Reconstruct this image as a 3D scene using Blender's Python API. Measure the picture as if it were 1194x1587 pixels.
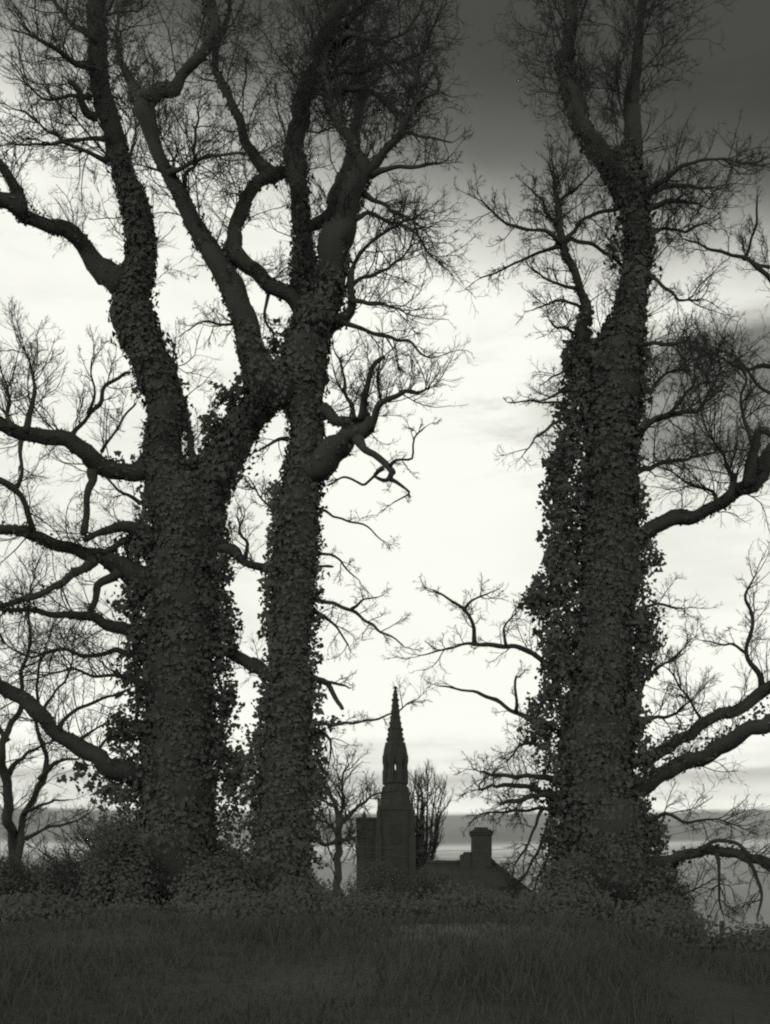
import bpy, math
import numpy as np
from mathutils import Vector

for o in list(bpy.data.objects):
    bpy.data.objects.remove(o, do_unlink=True)
SC = bpy.context.scene
COL = SC.collection
R = math.radians

# ------------------------------------------------------------------ camera
EYE = 1.6                     # eye height
FPX, CX, HY = 2204.0, 597.0, 1490.0      # focal length, centre column and horizon row in photo pixels
cam = bpy.data.cameras.new('camera')
cam.sensor_width = 36.0
cam.lens = 50.0
cam.shift_y = (HY - 793.5) / 1587.0
cam.clip_start = 0.1
cam.clip_end = 6000.0
camo = bpy.data.objects.new('camera', cam)
camo.location = (0, 0, EYE)
camo.rotation_euler = (R(90), 0, 0)
COL.objects.link(camo)
SC.camera = camo

# ------------------------------------------------------------------ sky (world)
SUN_EL, SUN_AZ = 15.0, 1.0
W = bpy.data.worlds.new('World')
SC.world = W
W.use_nodes = True
nt = W.node_tree
nt.nodes.clear()


def nd(kind, **kw):
    n = nt.nodes.new(kind)
    for k, v in kw.items():
        setattr(n, k, v)
    return n


def sock(n, i, v):
    if isinstance(v, (int, float)):
        n.inputs[i].default_value = v
    else:
        nt.links.new(v, n.inputs[i])


def M(op, a, b=None, c=None, clamp=False):
    n = nd('ShaderNodeMath', operation=op, use_clamp=clamp)
    sock(n, 0, a)
    if b is not None:
        sock(n, 1, b)
    if c is not None:
        sock(n, 2, c)
    return n.outputs[0]


def SS(x, a, b, lo=0.0, hi=1.0):
    n = nd('ShaderNodeMapRange', interpolation_type='SMOOTHSTEP')
    sock(n, 0, x)
    for i, v in ((1, a), (2, b), (3, lo), (4, hi)):
        sock(n, i, v)
    return n.outputs[0]


def MIX(f, a, b):
    return M('ADD', M('MULTIPLY', a, M('SUBTRACT', 1.0, f)), M('MULTIPLY', b, f))


tc = nd('ShaderNodeTexCoord')
sep = nd('ShaderNodeSeparateXYZ')
nt.links.new(tc.outputs['Generated'], sep.inputs[0])
dx, dy, dz = sep.outputs
DEG = 180.0 / math.pi
el = M('MULTIPLY', M('ARCSINE', dz), DEG)               # elevation, degrees
az = M('MULTIPLY', M('ARCTAN2', dx, dy), DEG)           # azimuth, degrees, 0 ahead, + right


def noise_at(sx, sy, scale, detail=5.0, rough=0.55, off=0.0):
    cv = nd('ShaderNodeCombineXYZ')
    # az wrapped on a circle so that the pattern has no seam behind the camera
    sock(cv, 0, M('MULTIPLY', M('SINE', M('MULTIPLY', az, math.pi / 180)), sx * 57.3))
    sock(cv, 1, M('MULTIPLY', M('COSINE', M('MULTIPLY', az, math.pi / 180)), sx * 57.3))
    sock(cv, 2, M('ADD', M('MULTIPLY', el, sy), off))
    n = nd('ShaderNodeTexNoise')
    nt.links.new(cv.outputs[0], n.inputs['Vector'])
    n.inputs['Scale'].default_value = scale
    n.inputs['Detail'].default_value = detail
    n.inputs['Roughness'].default_value = rough
    return M('SUBTRACT', n.outputs['Fac'], 0.5)


sky = nd('ShaderNodeTexSky', sky_type='NISHITA')
sky.sun_disc = False
sky.sun_elevation = R(SUN_EL)
sky.sun_rotation = R(SUN_AZ)
sky.dust_density = 3.0
bw = nd('ShaderNodeRGBToBW')
nt.links.new(sky.outputs[0], bw.inputs[0])
base = M('MINIMUM', M('MULTIPLY', bw.outputs[0], 6.0), 9.85)        # x background strength 0.1
# soft large billows everywhere
soft = noise_at(0.10, 0.16, 1.0, 4.0, 0.5)
streak = noise_at(0.035, 0.9, 1.0, 6.0, 0.6, 3.0)
wisp = noise_at(0.12, 0.5, 1.0, 6.0, 0.62, 11.0)
# high dark cloud deck overhead; its lower edge hangs lower on the right
azs = M('SINE', M('MULTIPLY', az, math.pi / 180))
tilt = M('TANH', M('MULTIPLY', M('ADD', azs, 0.04), 8.0))
elt = M('ADD', M('ADD', el, M('ADD', M('MULTIPLY', tilt, 2.0), M('MULTIPLY', azs, 5.0))), M('MULTIPLY', soft, 2.6))
deck = SS(elt, 26.2, 31.6)
decklum = M('MAXIMUM', M('SUBTRACT', 1.75, M('MULTIPLY', SS(elt, 29.5, 34.5), 1.05)), 0.68)
L = MIX(M('POWER', deck, 0.75), base, decklum)
# grey cloud bank at right, middle height
bx = M('DIVIDE', M('SUBTRACT', az, 19.0), 12.5)
by = M('DIVIDE', M('SUBTRACT', el, 20.9), 3.1)
bd = M('ADD', M('SQRT', M('ADD', M('MULTIPLY', bx, bx), M('MULTIPLY', by, by))), M('MULTIPLY', wisp, 0.7))
bank = SS(bd, 0.70, 1.14, 1.0, 0.0)
L = MIX(M('MULTIPLY', bank, 0.95), L, 1.75)
# pale wisps left of the bank and through the bright gap
ww = M('MULTIPLY', SS(wisp, -0.05, 0.16), M('MULTIPLY', SS(el, 17.5, 20.0), SS(el, 22.0, 25.0, 1.0, 0.0)))
L = MIX(M('MULTIPLY', ww, M('MULTIPLY', SS(az, 1.0, 6.0), 0.7)), L, 4.0)
# stratus layers low over the horizon
ell = M('ADD', el, M('ADD', M('MULTIPLY', streak, 0.55), M('MULTIPLY', wisp, 0.35)))
ramp = nd('ShaderNodeValToRGB')
cr = ramp.color_ramp
cr.interpolation = 'EASE'
stops = [(0.0, .17), (3.8, .21), (4.25, .36), (4.55, .50), (4.8, .22), (5.85, .24), (6.05, .85), (6.8, .74),
         (7.35, .56), (7.7, .86), (8.6, .97), (10.0, .985)]
while len(cr.elements) < len(stops):
    cr.elements.new(0.5)
for e, (p, v) in zip(cr.elements, stops):
    e.position = p / 10.0
    e.color = (v, v, v, 1)
nt.links.new(M('DIVIDE', ell, 10.0), ramp.inputs[0])
low = M('MULTIPLY', M('MULTIPLY', ramp.outputs[0], 10.0), M('ADD', 1.0, M('ADD', M('MULTIPLY', streak, 0.7), M('MULTIPLY', wisp, 0.8))))
L = MIX(SS(el, 8.5, 10.0, 1.0, 0.0), L, M('MINIMUM', low, base))
mott = M('MULTIPLY', M('ADD', SS(wisp, -0.12, 0.2), SS(soft, -0.15, 0.2)), M('MULTIPLY', 0.5, SS(el, 9.0, 13.0)))
L = M('MULTIPLY', L, M('SUBTRACT', 1.0, M('MULTIPLY', mott, M('MULTIPLY', 0.20, SS(M('ABSOLUTE', M('SUBTRACT', az, 1.5)), 1.5, 9.0, 0.1, 1.0)))))
L = M('MINIMUM', L, 9.85)
tint = nd('ShaderNodeVectorMath', operation='SCALE')
tint.inputs[0].default_value = (1.0, 1.005, 0.915)
nt.links.new(L, tint.inputs['Scale'])
bg = nd('ShaderNodeBackground')
bg.inputs[1].default_value = 0.1
nt.links.new(tint.outputs[0], bg.inputs[0])
wo = nd('ShaderNodeOutputWorld')
nt.links.new(bg.outputs[0], wo.inputs[0])

# ------------------------------------------------------------------ sun behind thin cloud, ahead of the camera
sl = bpy.data.lights.new('sun', 'SUN')
sl.energy = 0.5
sl.angle = R(12)
sl.color = (1.0, 0.985, 0.93)
so = bpy.data.objects.new('sun', sl)
sd = Vector((math.sin(R(SUN_AZ)) * math.cos(R(SUN_EL)), math.cos(R(SUN_AZ)) * math.cos(R(SUN_EL)), math.sin(R(SUN_EL))))
so.rotation_euler = (-sd).to_track_quat('-Z', 'Y').to_euler()
so.location = (0, 60, 40)
COL.objects.link(so)

SC.view_settings.view_transform = 'Standard'
SC.view_settings.look = 'None'
SC.view_settings.exposure = 0.0
SC.view_settings.gamma = 1.0
SC.view_settings.use_curve_mapping = False
SC.cycles.max_bounces = 5
SC.cycles.diffuse_bounces = 3
SC.cycles.use_denoising = False
SC.cycles.sample_clamp_indirect = 3.0
SC.cycles.filter_width = 2.1

# ------------------------------------------------------------------ materials (monochrome film: neutral greys)
def material(name, v0, v1, scale, rough=0.85, bump=0.0, bscale=None, stretch=(1, 1, 1), spec=0.3):
    m = bpy.data.materials.new(name)
    m.use_nodes = True
    t = m.node_tree
    b = t.nodes['Principled BSDF']
    b.inputs['Roughness'].default_value = rough
    b.inputs['Specular IOR Level'].default_value = spec
    c = t.nodes.new('ShaderNodeTexCoord')
    mp = t.nodes.new('ShaderNodeMapping')
    mp.inputs['Scale'].default_value = stretch
    t.links.new(c.outputs['Object'], mp.inputs[0])
    n = t.nodes.new('ShaderNodeTexNoise')
    n.inputs['Scale'].default_value = scale
    n.inputs['Detail'].default_value = 6
    n.inputs['Roughness'].default_value = 0.65
    t.links.new(mp.outputs[0], n.inputs['Vector'])
    r = t.nodes.new('ShaderNodeValToRGB')
    r.color_ramp.elements[0].position = 0.3
    r.color_ramp.elements[1].position = 0.72
    r.color_ramp.elements[0].color = (v0, v0 * 0.995, v0 * 0.95, 1)
    r.color_ramp.elements[1].color = (v1, v1 * 0.995, v1 * 0.95, 1)
    t.links.new(n.outputs['Fac'], r.inputs[0])
    t.links.new(r.outputs[0], b.inputs['Base Color'])
    if bump:
        bn = t.nodes.new('ShaderNodeBump')
        bn.inputs['Strength'].default_value = bump
        bn.inputs['Distance'].default_value = 0.03
        n2 = t.nodes.new('ShaderNodeTexNoise')
        n2.inputs['Scale'].default_value = bscale or scale * 3
        n2.inputs['Detail'].default_value = 5
        t.links.new(mp.outputs[0], n2.inputs['Vector'])
        t.links.new(n2.outputs['Fac'], bn.inputs['Height'])
        t.links.new(bn.outputs[0], b.inputs['Normal'])
    return m


BARK = material('bark', .10, .13, 5, .95, .6, 9, (1, 1, .22))
TWIG = material('twig_bark', .08, .11, 8, .85)
IVY = material('ivy_leaf', .175, .205, 6, .8, spec=.2)
LEAF = material('hedge_leaf', .145, .175, 5, .7)
GRASS = material('dry_grass', .11, .14, 3, .9)
SOIL = material('rough_turf', .09, .12, .8, .95, .6, 9)
STONE = material('weathered_stone', .08, .11, 1.2, .9, .5, 4)
BRICK = material('sooty_brick', .08, .12, 3, .9, .5, 8)
SLATE = material('slate', .08, .12, 2, .7, .5, 5)
PAINT = material('weathered_paint', .12, .18, 4, .6)
GLASS = material('window_glass', .03, .05, 3, .08, spec=.5)
WOOD = material('grey_timber', .14, .24, 6, .85, .5, 14, (1, 1, .2))
METAL = material('wire_metal', .10, .14, 10, .5)


# ------------------------------------------------------------------ mesh helpers
def link(name, me, mat, parent=None, smooth=False, **props):
    o = bpy.data.objects.new(name, me)
    COL.objects.link(o)
    if me is not None:
        if mat is not None and not me.materials:
            me.materials.append(mat)
        if smooth:
            me.polygons.foreach_set('use_smooth', np.ones(len(me.polygons), dtype=bool))
    if parent is not None:
        o.parent = parent
    for k, v in props.items():
        o[k] = v
    return o


def empty(name, loc, label, cat, group=None):
    o = bpy.data.objects.new(name, None)
    o.location = loc
    o.empty_display_size = 0.3
    COL.objects.link(o)
    o['label'] = label
    o['category'] = cat
    if group:
        o['group'] = group
    ORIGIN[o.name] = np.array(loc, float)
    return o


ORIGIN = {}


def mesh_np(name, V, F):
    """mesh from a vertex array and an equal-sided face array"""
    me = bpy.data.meshes.new(name)
    V = np.asarray(V, np.float32).reshape(-1, 3)
    F = np.asarray(F, np.int32)
    k = F.shape[1]
    me.vertices.add(len(V))
    me.vertices.foreach_set('co', V.ravel())
    me.loops.add(F.size)
    me.loops.foreach_set('vertex_index', F.ravel())
    me.polygons.add(len(F))
    me.polygons.foreach_set('loop_start', np.arange(0, F.size, k, dtype=np.int32))
    me.update(calc_edges=True)
    return me


def norm(a):
    return a / np.maximum(np.linalg.norm(a, axis=-1, keepdims=True), 1e-9)


def tubes(P, r, S):
    """P (N,K,3), r (N,K): N tubes with S sides -> vertices, quads"""
    N, K, _ = P.shape
    T = norm(np.gradient(P, axis=1))
    ax = np.argmin(np.abs(T.mean(axis=1)), axis=1)
    ref = np.eye(3)[ax][:, None, :]
    u = norm(np.cross(T, ref))
    v = np.cross(T, u)
    a = np.arange(S) * 2 * math.pi / S
    V = P[:, :, None, :] + r[:, :, None, None] * (np.cos(a)[None, None, :, None] * u[:, :, None, :] + np.sin(a)[None, None, :, None] * v[:, :, None, :])
    base_ = (np.arange(N) * K * S)[:, None, None]
    k = np.arange(K - 1)[None, :, None] * S
    s = np.arange(S)[None, None, :]
    s2 = (s + 1) % S
    F = np.stack([base_ + k + s, base_ + k + s2, base_ + k + S + s2, base_ + k + S + s], -1).reshape(-1, 4)
    return V.reshape(-1, 3), F


def px(x, y, Y):
    """a point of the photograph at distance Y in front of the camera"""
    return np.array([(x - CX) / FPX * Y, Y, EYE + (HY - y) / FPX * Y])


def catmull(A, step_of):
    """resample rows of A (first three columns are the position)"""
    A = np.asarray(A, float)
    if len(A) == 1:
        return A
    E = np.vstack([2 * A[0] - A[1], A, 2 * A[-1] - A[-2]])
    out = []
    for i in range(1, len(E) - 2):
        p0, p1, p2, p3 = E[i - 1], E[i], E[i + 1], E[i + 2]
        n = max(2, int(np.linalg.norm(p2[:3] - p1[:3]) / step_of) + 1)
        for t in np.arange(n) / n:
            out.append(0.5 * ((2 * p1) + (-p0 + p2) * t + (2 * p0 - 5 * p1 + 4 * p2 - p3) * t * t + (-p0 + 3 * p1 - 3 * p2 + p3) * t ** 3))
    out.append(A[-1])
    return np.array(out)


def ground_z(x, y):
    def ss(a, b, t):
        t = np.clip((t - a) / (b - a), 0, 1)
        return t * t * (3 - 2 * t)
    y = np.asarray(y, float)
    x = np.asarray(x, float)
    crest = 1.93 - .34 * ss(.12, .24, x / np.maximum(y, 5.0)) + .05 * np.sin(x * .55 + 1.0)
    h = crest * ss(1, 14.5, y) - (crest - .25) * ss(30, 80, y)
    h = h + 0.05 * np.sin(x * .9 + y * .5) * np.sin(y * .7 - x * .3) + 0.03 * np.sin(x * 2.3) * np.sin(y * 1.9)
    return h


# ------------------------------------------------------------------ trees
RNG = np.random.default_rng(7)
UP = np.array([0, 0, 1.0])


def grow(P, D, Ln, r0, K, wob, trop, tip=0.35, rng=RNG):
    N = len(P)
    pts = np.zeros((N, K, 3))
    pts[:, 0] = P
    d = norm(D)
    st = (Ln / (K - 1))[:, None]
    for k in range(1, K):
        pts[:, k] = pts[:, k - 1] + d * st
        d = norm(d + rng.normal(0, wob, (N, 3)) + UP * trop)
    rad = r0[:, None] * np.linspace(1, tip, K)[None, :]
    return pts, rad


def spawn(pts, rad, Lp, m, tmin, ang, ratio, rmin, rng=RNG):
    N, K, _ = pts.shape
    idx = np.repeat(np.arange(N), m)
    t = rng.uniform(tmin, 1.0, N * m)
    f = t * (K - 1)
    i = np.minimum(f.astype(int), K - 2)
    w = (f - i)[:, None]
    p = pts[idx, i] * (1 - w) + pts[idx, i + 1] * w
    r = rad[idx, i] * (1 - w[:, 0]) + rad[idx, i + 1] * w[:, 0]
    T = norm(pts[idx, i + 1] - pts[idx, i])
    q = rng.normal(0, 1, (N * m, 3))
    q = norm(q - T * np.sum(q * T, -1, keepdims=True))
    a = rng.uniform(ang[0], ang[1], N * m)[:, None]
    D = np.cos(a) * T + np.sin(a) * q
    Ln = Lp[idx] * ratio * rng.uniform(.55, 1.25, N * m) * (1.15 - .55 * t)
    return p, D, Ln, np.maximum(r * .6, rmin)


def twig_mesh(name, sets):
    Vs, Fs, off = [], [], 0
    for P, r, S in sets:
        V, F = tubes(P, r, S)
        Vs.append(V)
        Fs.append(F + off)
        off += len(V)
    return mesh_np(name, np.vstack(Vs), np.vstack(Fs))


NT = 0


def twigs_for(limb, Q, Rr, n1, l1, trop=.10, levels=3, tmin=.15, wob=.19, rf=1.0, m2=7, m3=5, side=None):
    """a spray of twigs on a limb whose resampled centre line is Q with radii Rr"""
    if n1 <= 0:
        return
    n1 = int(n1 * 1.35 + .5)
    rf = rf * .84
    seg = np.linalg.norm(np.diff(Q, axis=0), axis=1)
    cum = np.concatenate([[0], np.cumsum(seg)]) / seg.sum()
    t = RNG.uniform(tmin, 1, n1)
    t[:max(1, n1 // 8)] = 1.0
    i = np.clip(np.searchsorted(cum, t) - 1, 0, len(Q) - 2)
    w = ((t - cum[i]) / np.maximum(cum[i + 1] - cum[i], 1e-9))[:, None]
    p = Q[i] * (1 - w) + Q[i + 1] * w
    r = Rr[i]
    T = norm(Q[i + 1] - Q[i])
    q = RNG.normal(0, 1, (n1, 3)) * np.array([1, .8, 1]) + UP * .35
    if side is not None:
        q = q + np.array(side)
    q = norm(q - T * np.sum(q * T, -1, keepdims=True))
    a = RNG.uniform(.45, 1.25, n1)[:, None]
    a[t >= .999] *= .35
    D = np.cos(a) * T + np.sin(a) * q
    Ln = RNG.uniform(l1[0], l1[1], n1)
    r1 = np.minimum(.006 + .0065 * Ln, np.maximum(r * .8, .005)) * rf
    o_ = ORIGIN[limb.parent.name]
    sets = []
    P1, R1 = grow(p, D, Ln, r1, 8, wob, trop, .4)
    sets.append((P1 - o_, R1, 4))
    p2, D2, L2, r2 = spawn(P1, R1, Ln, m2, .18, (.4, 1.15), .48, .0038 * rf)
    P2, R2 = grow(p2, D2, L2, np.minimum(r2, .008 * rf), 6, wob * 1.1, trop * .9, .5)
    sets.append((P2 - o_, R2, 3))
    if levels > 2:
        p3, D3, L3, r3 = spawn(P2, R2, L2, m3, .2, (.4, 1.1), .5, .0027 * rf)
        P3, R3 = grow(p3, D3, L3, np.minimum(r3, .0045 * rf), 4, wob, trop, .6)
        sets.append((P3 - o_, R3, 3))
    me = twig_mesh('twigs', sets)
    link('twigs', me, TWIG, limb, kind='stuff')


LIMBS = {}
SPR = {}


def limb(tree, pts, Y, d=(0, 0), name=None, n=0, l=(.5, 1.2), trop=.10, levels=3, tmin=.15, lump=.10, core=1.0, mat=None,
         wob=.19, rf=1.0, m2=7, m3=5, key=None, side=None):
    """trunk, limb or branch along points (x, y, half width) of the photograph; d = extra depth at start and end"""
    A = np.array([p[:3] for p in pts], float)
    s = np.concatenate([[0], np.cumsum(np.hypot(np.diff(A[:, 0]), np.diff(A[:, 1])))])
    s /= s[-1]
    dep = Y + d[0] + (d[1] - d[0]) * s
    B = np.zeros((len(A), 4))
    for i in range(len(A)):
        B[i, :3] = px(A[i, 0], A[i, 1], dep[i])
        B[i, 3] = max(A[i, 2] * core * dep[i] / FPX, .004)
    big = A[:, 2].max()
    if 6 <= big < 19 and name != 'trunk':
        B[:, 3] *= .92
    step = .10 if big > 8 else .09
    C = catmull(B, step)
    Q, rad = C[:, :3], np.maximum(C[:, 3], .003)
    ln = np.linalg.norm(np.diff(Q, axis=0), axis=1).sum()
    if name != 'trunk' and big < 19:
        sd_ = np.concatenate([[0], np.cumsum(np.linalg.norm(np.diff(Q, axis=0), axis=1))])
        rad = rad * (1 + .45 * np.exp(-sd_ / (5 * rad[0])))
    # wood wanders: small sideways wobble, more in depth than across
    if big <= 30:
        k = np.linspace(0, 1, len(Q))
        env = np.minimum(1, np.minimum(k, .6) * 6)
        ph = RNG.uniform(0, 6.28, 6)
        Q = Q.copy()
        Q[:, 1] += env * ln * .03 * (np.sin(k * ln * 2.1 + ph[0]) + .6 * np.sin(k * ln * 4.7 + ph[1]))
        amp = .010 + .10 * rad
        Q[:, 0] += env * amp * (np.sin(k * ln * 7 + ph[2]) + .8 * np.sin(k * ln * 13.7 + ph[4]))
        Q[:, 2] += env * amp * (np.sin(k * ln * 6 + ph[3]) + .8 * np.sin(k * ln * 15.1 + ph[5]))
    S = 18 if big > 30 else 12 if big > 9 else 7 if big > 4 else 5
    V, F = tubes(Q[None], rad[None], S)
    V = V.reshape(len(Q), S, 3)
    ph = RNG.uniform(0, 6.28, 8)
    hh = np.linspace(0, ln, len(Q))[:, None]
    th = (np.arange(S) * 2 * math.pi / S)[None, :]
    lu = (np.sin(hh * 5.1 + th + ph[0]) + np.sin(hh * 9.3 - 2 * th + ph[1]) + .7 * np.sin(hh * 17 + 3 * th + ph[2]) + .8 * np.sin(3 * th + hh * .8 + ph[3]) + .7 * np.sin(hh * 31 + 2 * th + ph[4]) + .5 * np.sin(hh * 47 - 3 * th + ph[5])) * lump / 2.2
    if big >= 5 and name != 'trunk':
        for _ in range(int(ln * 2.2)):
            h0, t0, w0 = RNG.uniform(.1, ln), RNG.uniform(0, 6.28), RNG.uniform(.8, 1.6) * max(rad.mean(), .04)
            da = np.abs((th - t0 + math.pi) % (2 * math.pi) - math.pi)
            lu = lu + RNG.uniform(.12, .42) * np.exp(-((hh - h0) / w0) ** 2 - (da / .75) ** 2)
    V = Q[:, None, :] + (V - Q[:, None, :]) * (1 + lu[:, :, None])
    V = V.reshape(-1, 3)
    n0 = len(V)
    V = np.vstack([V, Q[0], Q[-1] + (Q[-1] - Q[-2]) * .25])
    caps = [[(j + 1) % S, j, n0, n0] for j in range(S)] + [[n0 - S + j, n0 - S + (j + 1) % S, n0 + 1, n0 + 1] for j in range(S)]
    me = bpy.data.meshes.new('limb')
    me.from_pydata((V - ORIGIN[tree.name]).tolist(), [], F.tolist() + [c[:3] for c in caps])
    o = link(name or ('limb' if big >= 7 else 'branch'), me, mat or (BARK if big >= 4 else TWIG), tree, smooth=True)
    if big >= 7.5 and name != 'trunk' and tree.name.startswith('ivy_tree'):
        m = int(ln * (60 + 9 * big))
        i = (RNG.uniform(0, .85, m) ** 1.3 * (len(Q) - 1)).astype(int)
        d_ = norm(RNG.normal(0, 1, (m, 3)))
        off = rad[i] * RNG.uniform(.85, 1.05, m) + .035 * RNG.uniform(0, 1, m) ** 2 * (1 + np.sin(i * .37 + ph[6]))
        SPR.setdefault(tree.name, []).append((Q[i] + d_ * off[:, None], d_ + RNG.normal(0, .6, (m, 3))))
    if n:
        twigs_for(o, Q, rad, n, l, trop, levels, tmin, wob, rf, m2, m3, side)
    if key:
        LIMBS[key] = (Q, rad)
    return o


def leaves_mesh(name, P, size, nrm, origin, rng=RNG):
    """three-lobed leaves, two folded quads each"""
    N = len(P)
    nrm = norm(nrm)
    t = rng.normal(0, 1, (N, 3)) - UP * .8
    t = norm(t - nrm * np.sum(t * nrm, -1, keepdims=True))
    b = np.cross(nrm, t)
    sh = [(-.35, 0, 0), (-.1, .52, .10), (.28, .24, .03), (.65, 0, -.06), (.28, -.24, .03), (-.1, -.52, .10)]
    V = np.stack([P + size[:, None] * (a * t + c * b + e * nrm) for a, c, e in sh], 1) - origin
    k = (np.arange(N) * 6)[:, None]
    F = np.stack([k + np.array([[0, 1, 2, 3]]), k + np.array([[0, 3, 4, 5]])], 1).reshape(-1, 4)
    return mesh_np(name, V.reshape(-1, 3), F)


def ivy(tree, pts, Y, blobs, dens=900, size=(.04, .085), core=1.0, d=(0, 0)):
    """ivy leaves over a stem: points (x, y, half width, shag) plus loose masses (x, y, rx, ry, count)"""
    A = np.array([p if len(p) > 3 else tuple(p) + (5,) for p in pts], float)
    B = np.zeros((len(A), 5))
    for i in range(len(A)):
        B[i, :3] = px(A[i, 0], A[i, 1], Y)
        B[i, 3] = A[i, 2] * core * Y / FPX
        B[i, 4] = A[i, 3] * Y / FPX
    C = catmull(B, .12)
    C[:, 3:] = np.maximum(C[:, 3:], .015)
    seg = np.linalg.norm(np.diff(C[:, :3], axis=0), axis=1)
    wgt = seg * (C[:-1, 3] + C[:-1, 4])
    n = int(dens * 1.35 * 2 * math.pi * wgt.sum())
    i = RNG.choice(len(wgt), n, p=wgt / wgt.sum())
    w = RNG.uniform(0, 1, n)[:, None]
    c = C[i] * (1 - w) + C[i + 1] * w
    T = norm(C[i + 1, :3] - C[i, :3])
    u = norm(np.cross(T, np.array([0, 1.0, 0.05])))
    v = np.cross(T, u)
    th = RNG.uniform(0, 2 * math.pi, n)
    h = c[:, 2]
    ph = RNG.uniform(0, 6.28, 8)
    cl = (np.sin(h * 3.1 + th * 2 + ph[0]) + np.sin(h * 6.7 - th * 3 + ph[1]) + np.sin(h * 11.9 + th * 5 + ph[2]) + .8 * np.sin(h * 21 - 4 * th + ph[3])) / 3.8
    shag = c[:, 4] * np.clip(.55 + .75 * cl, .08, 1.3)
    loose = RNG.uniform(0, 1, n) < .34
    uu = RNG.uniform(0, 1, n)
    big_ = np.clip(np.sin(h * 2.3 + 2 * th + ph[4]) + np.sin(h * 5.3 - th + ph[5]) + .6 * np.sin(h * 13 + 3 * th + ph[6]), -.2, 2.2)
    ro = c[:, 3] * .97 + np.where(loose, shag * (.9 + 1.0 * np.maximum(big_, 0)) * uu ** .8 + .02, shag * .7 * uu ** 1.6)
    out = np.cos(th)[:, None] * u + np.sin(th)[:, None] * v
    P = [c[:, :3] + out * ro[:, None]]
    Nn = [out + RNG.normal(0, 1, (n, 3)) * np.where(loose, .55, .34)[:, None] + UP * .05]
    for (x, y, rx, ry, cnt) in blobs:
        # a loose mass: sprigs round a centre, leaves round each sprig
        k = max(3, cnt // 10)
        cen = px(x, y, Y)
        sp = RNG.normal(0, .5, (k, 3)) * np.array([rx, (rx + ry) * .6, ry]) * Y / FPX
        j = RNG.integers(0, k, cnt)
        q = cen + sp[j] + RNG.normal(0, .045, (cnt, 3)) * np.array([1, 1, 1.2])
        P.append(q)
        Nn.append(RNG.normal(0, .55, (cnt, 3)) + np.array([0, -1.0, .25]))
    P = np.vstack(P)
    Nn = np.vstack(Nn)
    sz = size[0] * .75 + (size[1] * 1.25 - size[0] * .75) * RNG.uniform(0, 1, len(P)) ** 1.8
    link('ivy', leaves_mesh('ivy', P, sz, Nn, ORIGIN[tree.name]), IVY, tree, kind='stuff')


def sprinkle(tree):
    P = np.vstack([a for a, b in SPR[tree.name]])
    N = np.vstack([b for a, b in SPR[tree.name]])
    link('ivy', leaves_mesh('ivy', P, RNG.uniform(.03, .065, len(P)), N, ORIGIN[tree.name]), IVY, tree, kind='stuff')


def fringe(tree, Y, edge, inner, count, size=(.035, .075)):
    """loose hanging ivy beside a trunk: edge = (y, x) of its ragged outline, inner = x where the wood starts"""
    e = np.array(edge, float)
    k = count // 9
    y = RNG.uniform(e[0, 0], e[-1, 0], k)
    xo = np.interp(y, e[:, 0], e[:, 1])
    q = RNG.uniform(-.05, 1, k)
    q = np.sign(q) * np.abs(q) ** 1.25
    x = inner + (xo - inner) * q
    c = np.stack([(x - CX) / FPX * Y, Y + RNG.normal(0, .22, k), EYE + (HY - y) / FPX * Y], 1)
    j = RNG.integers(0, k, count)
    P = c[j] + RNG.normal(0, .045, (count, 3)) * np.array([1, 1, 1.2])
    link('ivy', leaves_mesh('ivy', P, RNG.uniform(*size, count), RNG.normal(0, .55, (count, 3)) + np.array([0, -1.0, .25]), ORIGIN[tree.name]), IVY, tree, kind='stuff')


def auto_branches(tree, key, n, l, r, t=(0.1, 1), up=.5, ang=(.5, 1.1), ntw=9, ltw=(.35, .9), wob=.17, trop=.08, flat=.9):
    """secondary branches all round a limb, towards and away from the camera as well"""
    Q, rad = LIMBS[key]
    o_ = ORIGIN[tree.name]
    for k in range(n):
        i = int(RNG.uniform(*t) * (len(Q) - 2))
        T = norm(Q[i + 1] - Q[i])
        q = RNG.normal(0, 1, 3) * np.array([1, flat, .7]) + UP * up
        q = norm(q - T * np.dot(q, T))
        a = RNG.uniform(*ang)
        D = math.cos(a) * T + math.sin(a) * q
        ln = RNG.uniform(*l)
        P, rr = grow(Q[i][None], D[None], np.array([ln]), np.array([min(r * ln / l[1], rad[i] * .7)]), 12, wob, trop, .25)
        V, F = tubes(P, rr, 6)
        me = mesh_np('branch', V - o_, F)
        b = link('branch', me, TWIG, tree, smooth=True)
        twigs_for(b, P[0], rr[0], max(3, int(ntw * ln)), ltw, trop, 3, .12)


# ============================ ground
xs = np.concatenate([[-3000, -900, -300, -120], np.linspace(-60, 60, 121), [120, 300, 900, 3000]])
ys = np.concatenate([[-600, -60, -10], np.linspace(0, 60, 121), np.linspace(64, 120, 15), [160, 240, 400, 900, 2000, 4500]])
gx, gy = np.meshgrid(xs, ys)
gz = ground_z(gx, gy)
nx, ny = len(xs), len(ys)
gi = (np.arange(ny - 1)[:, None] * nx + np.arange(nx - 1)[None, :]).ravel()
ground = link('ground', mesh_np('ground', np.stack([gx, gy, gz], -1), np.stack([gi, gi + 1, gi + nx + 1, gi + nx], -1)), SOIL, smooth=True, kind='structure')

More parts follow.
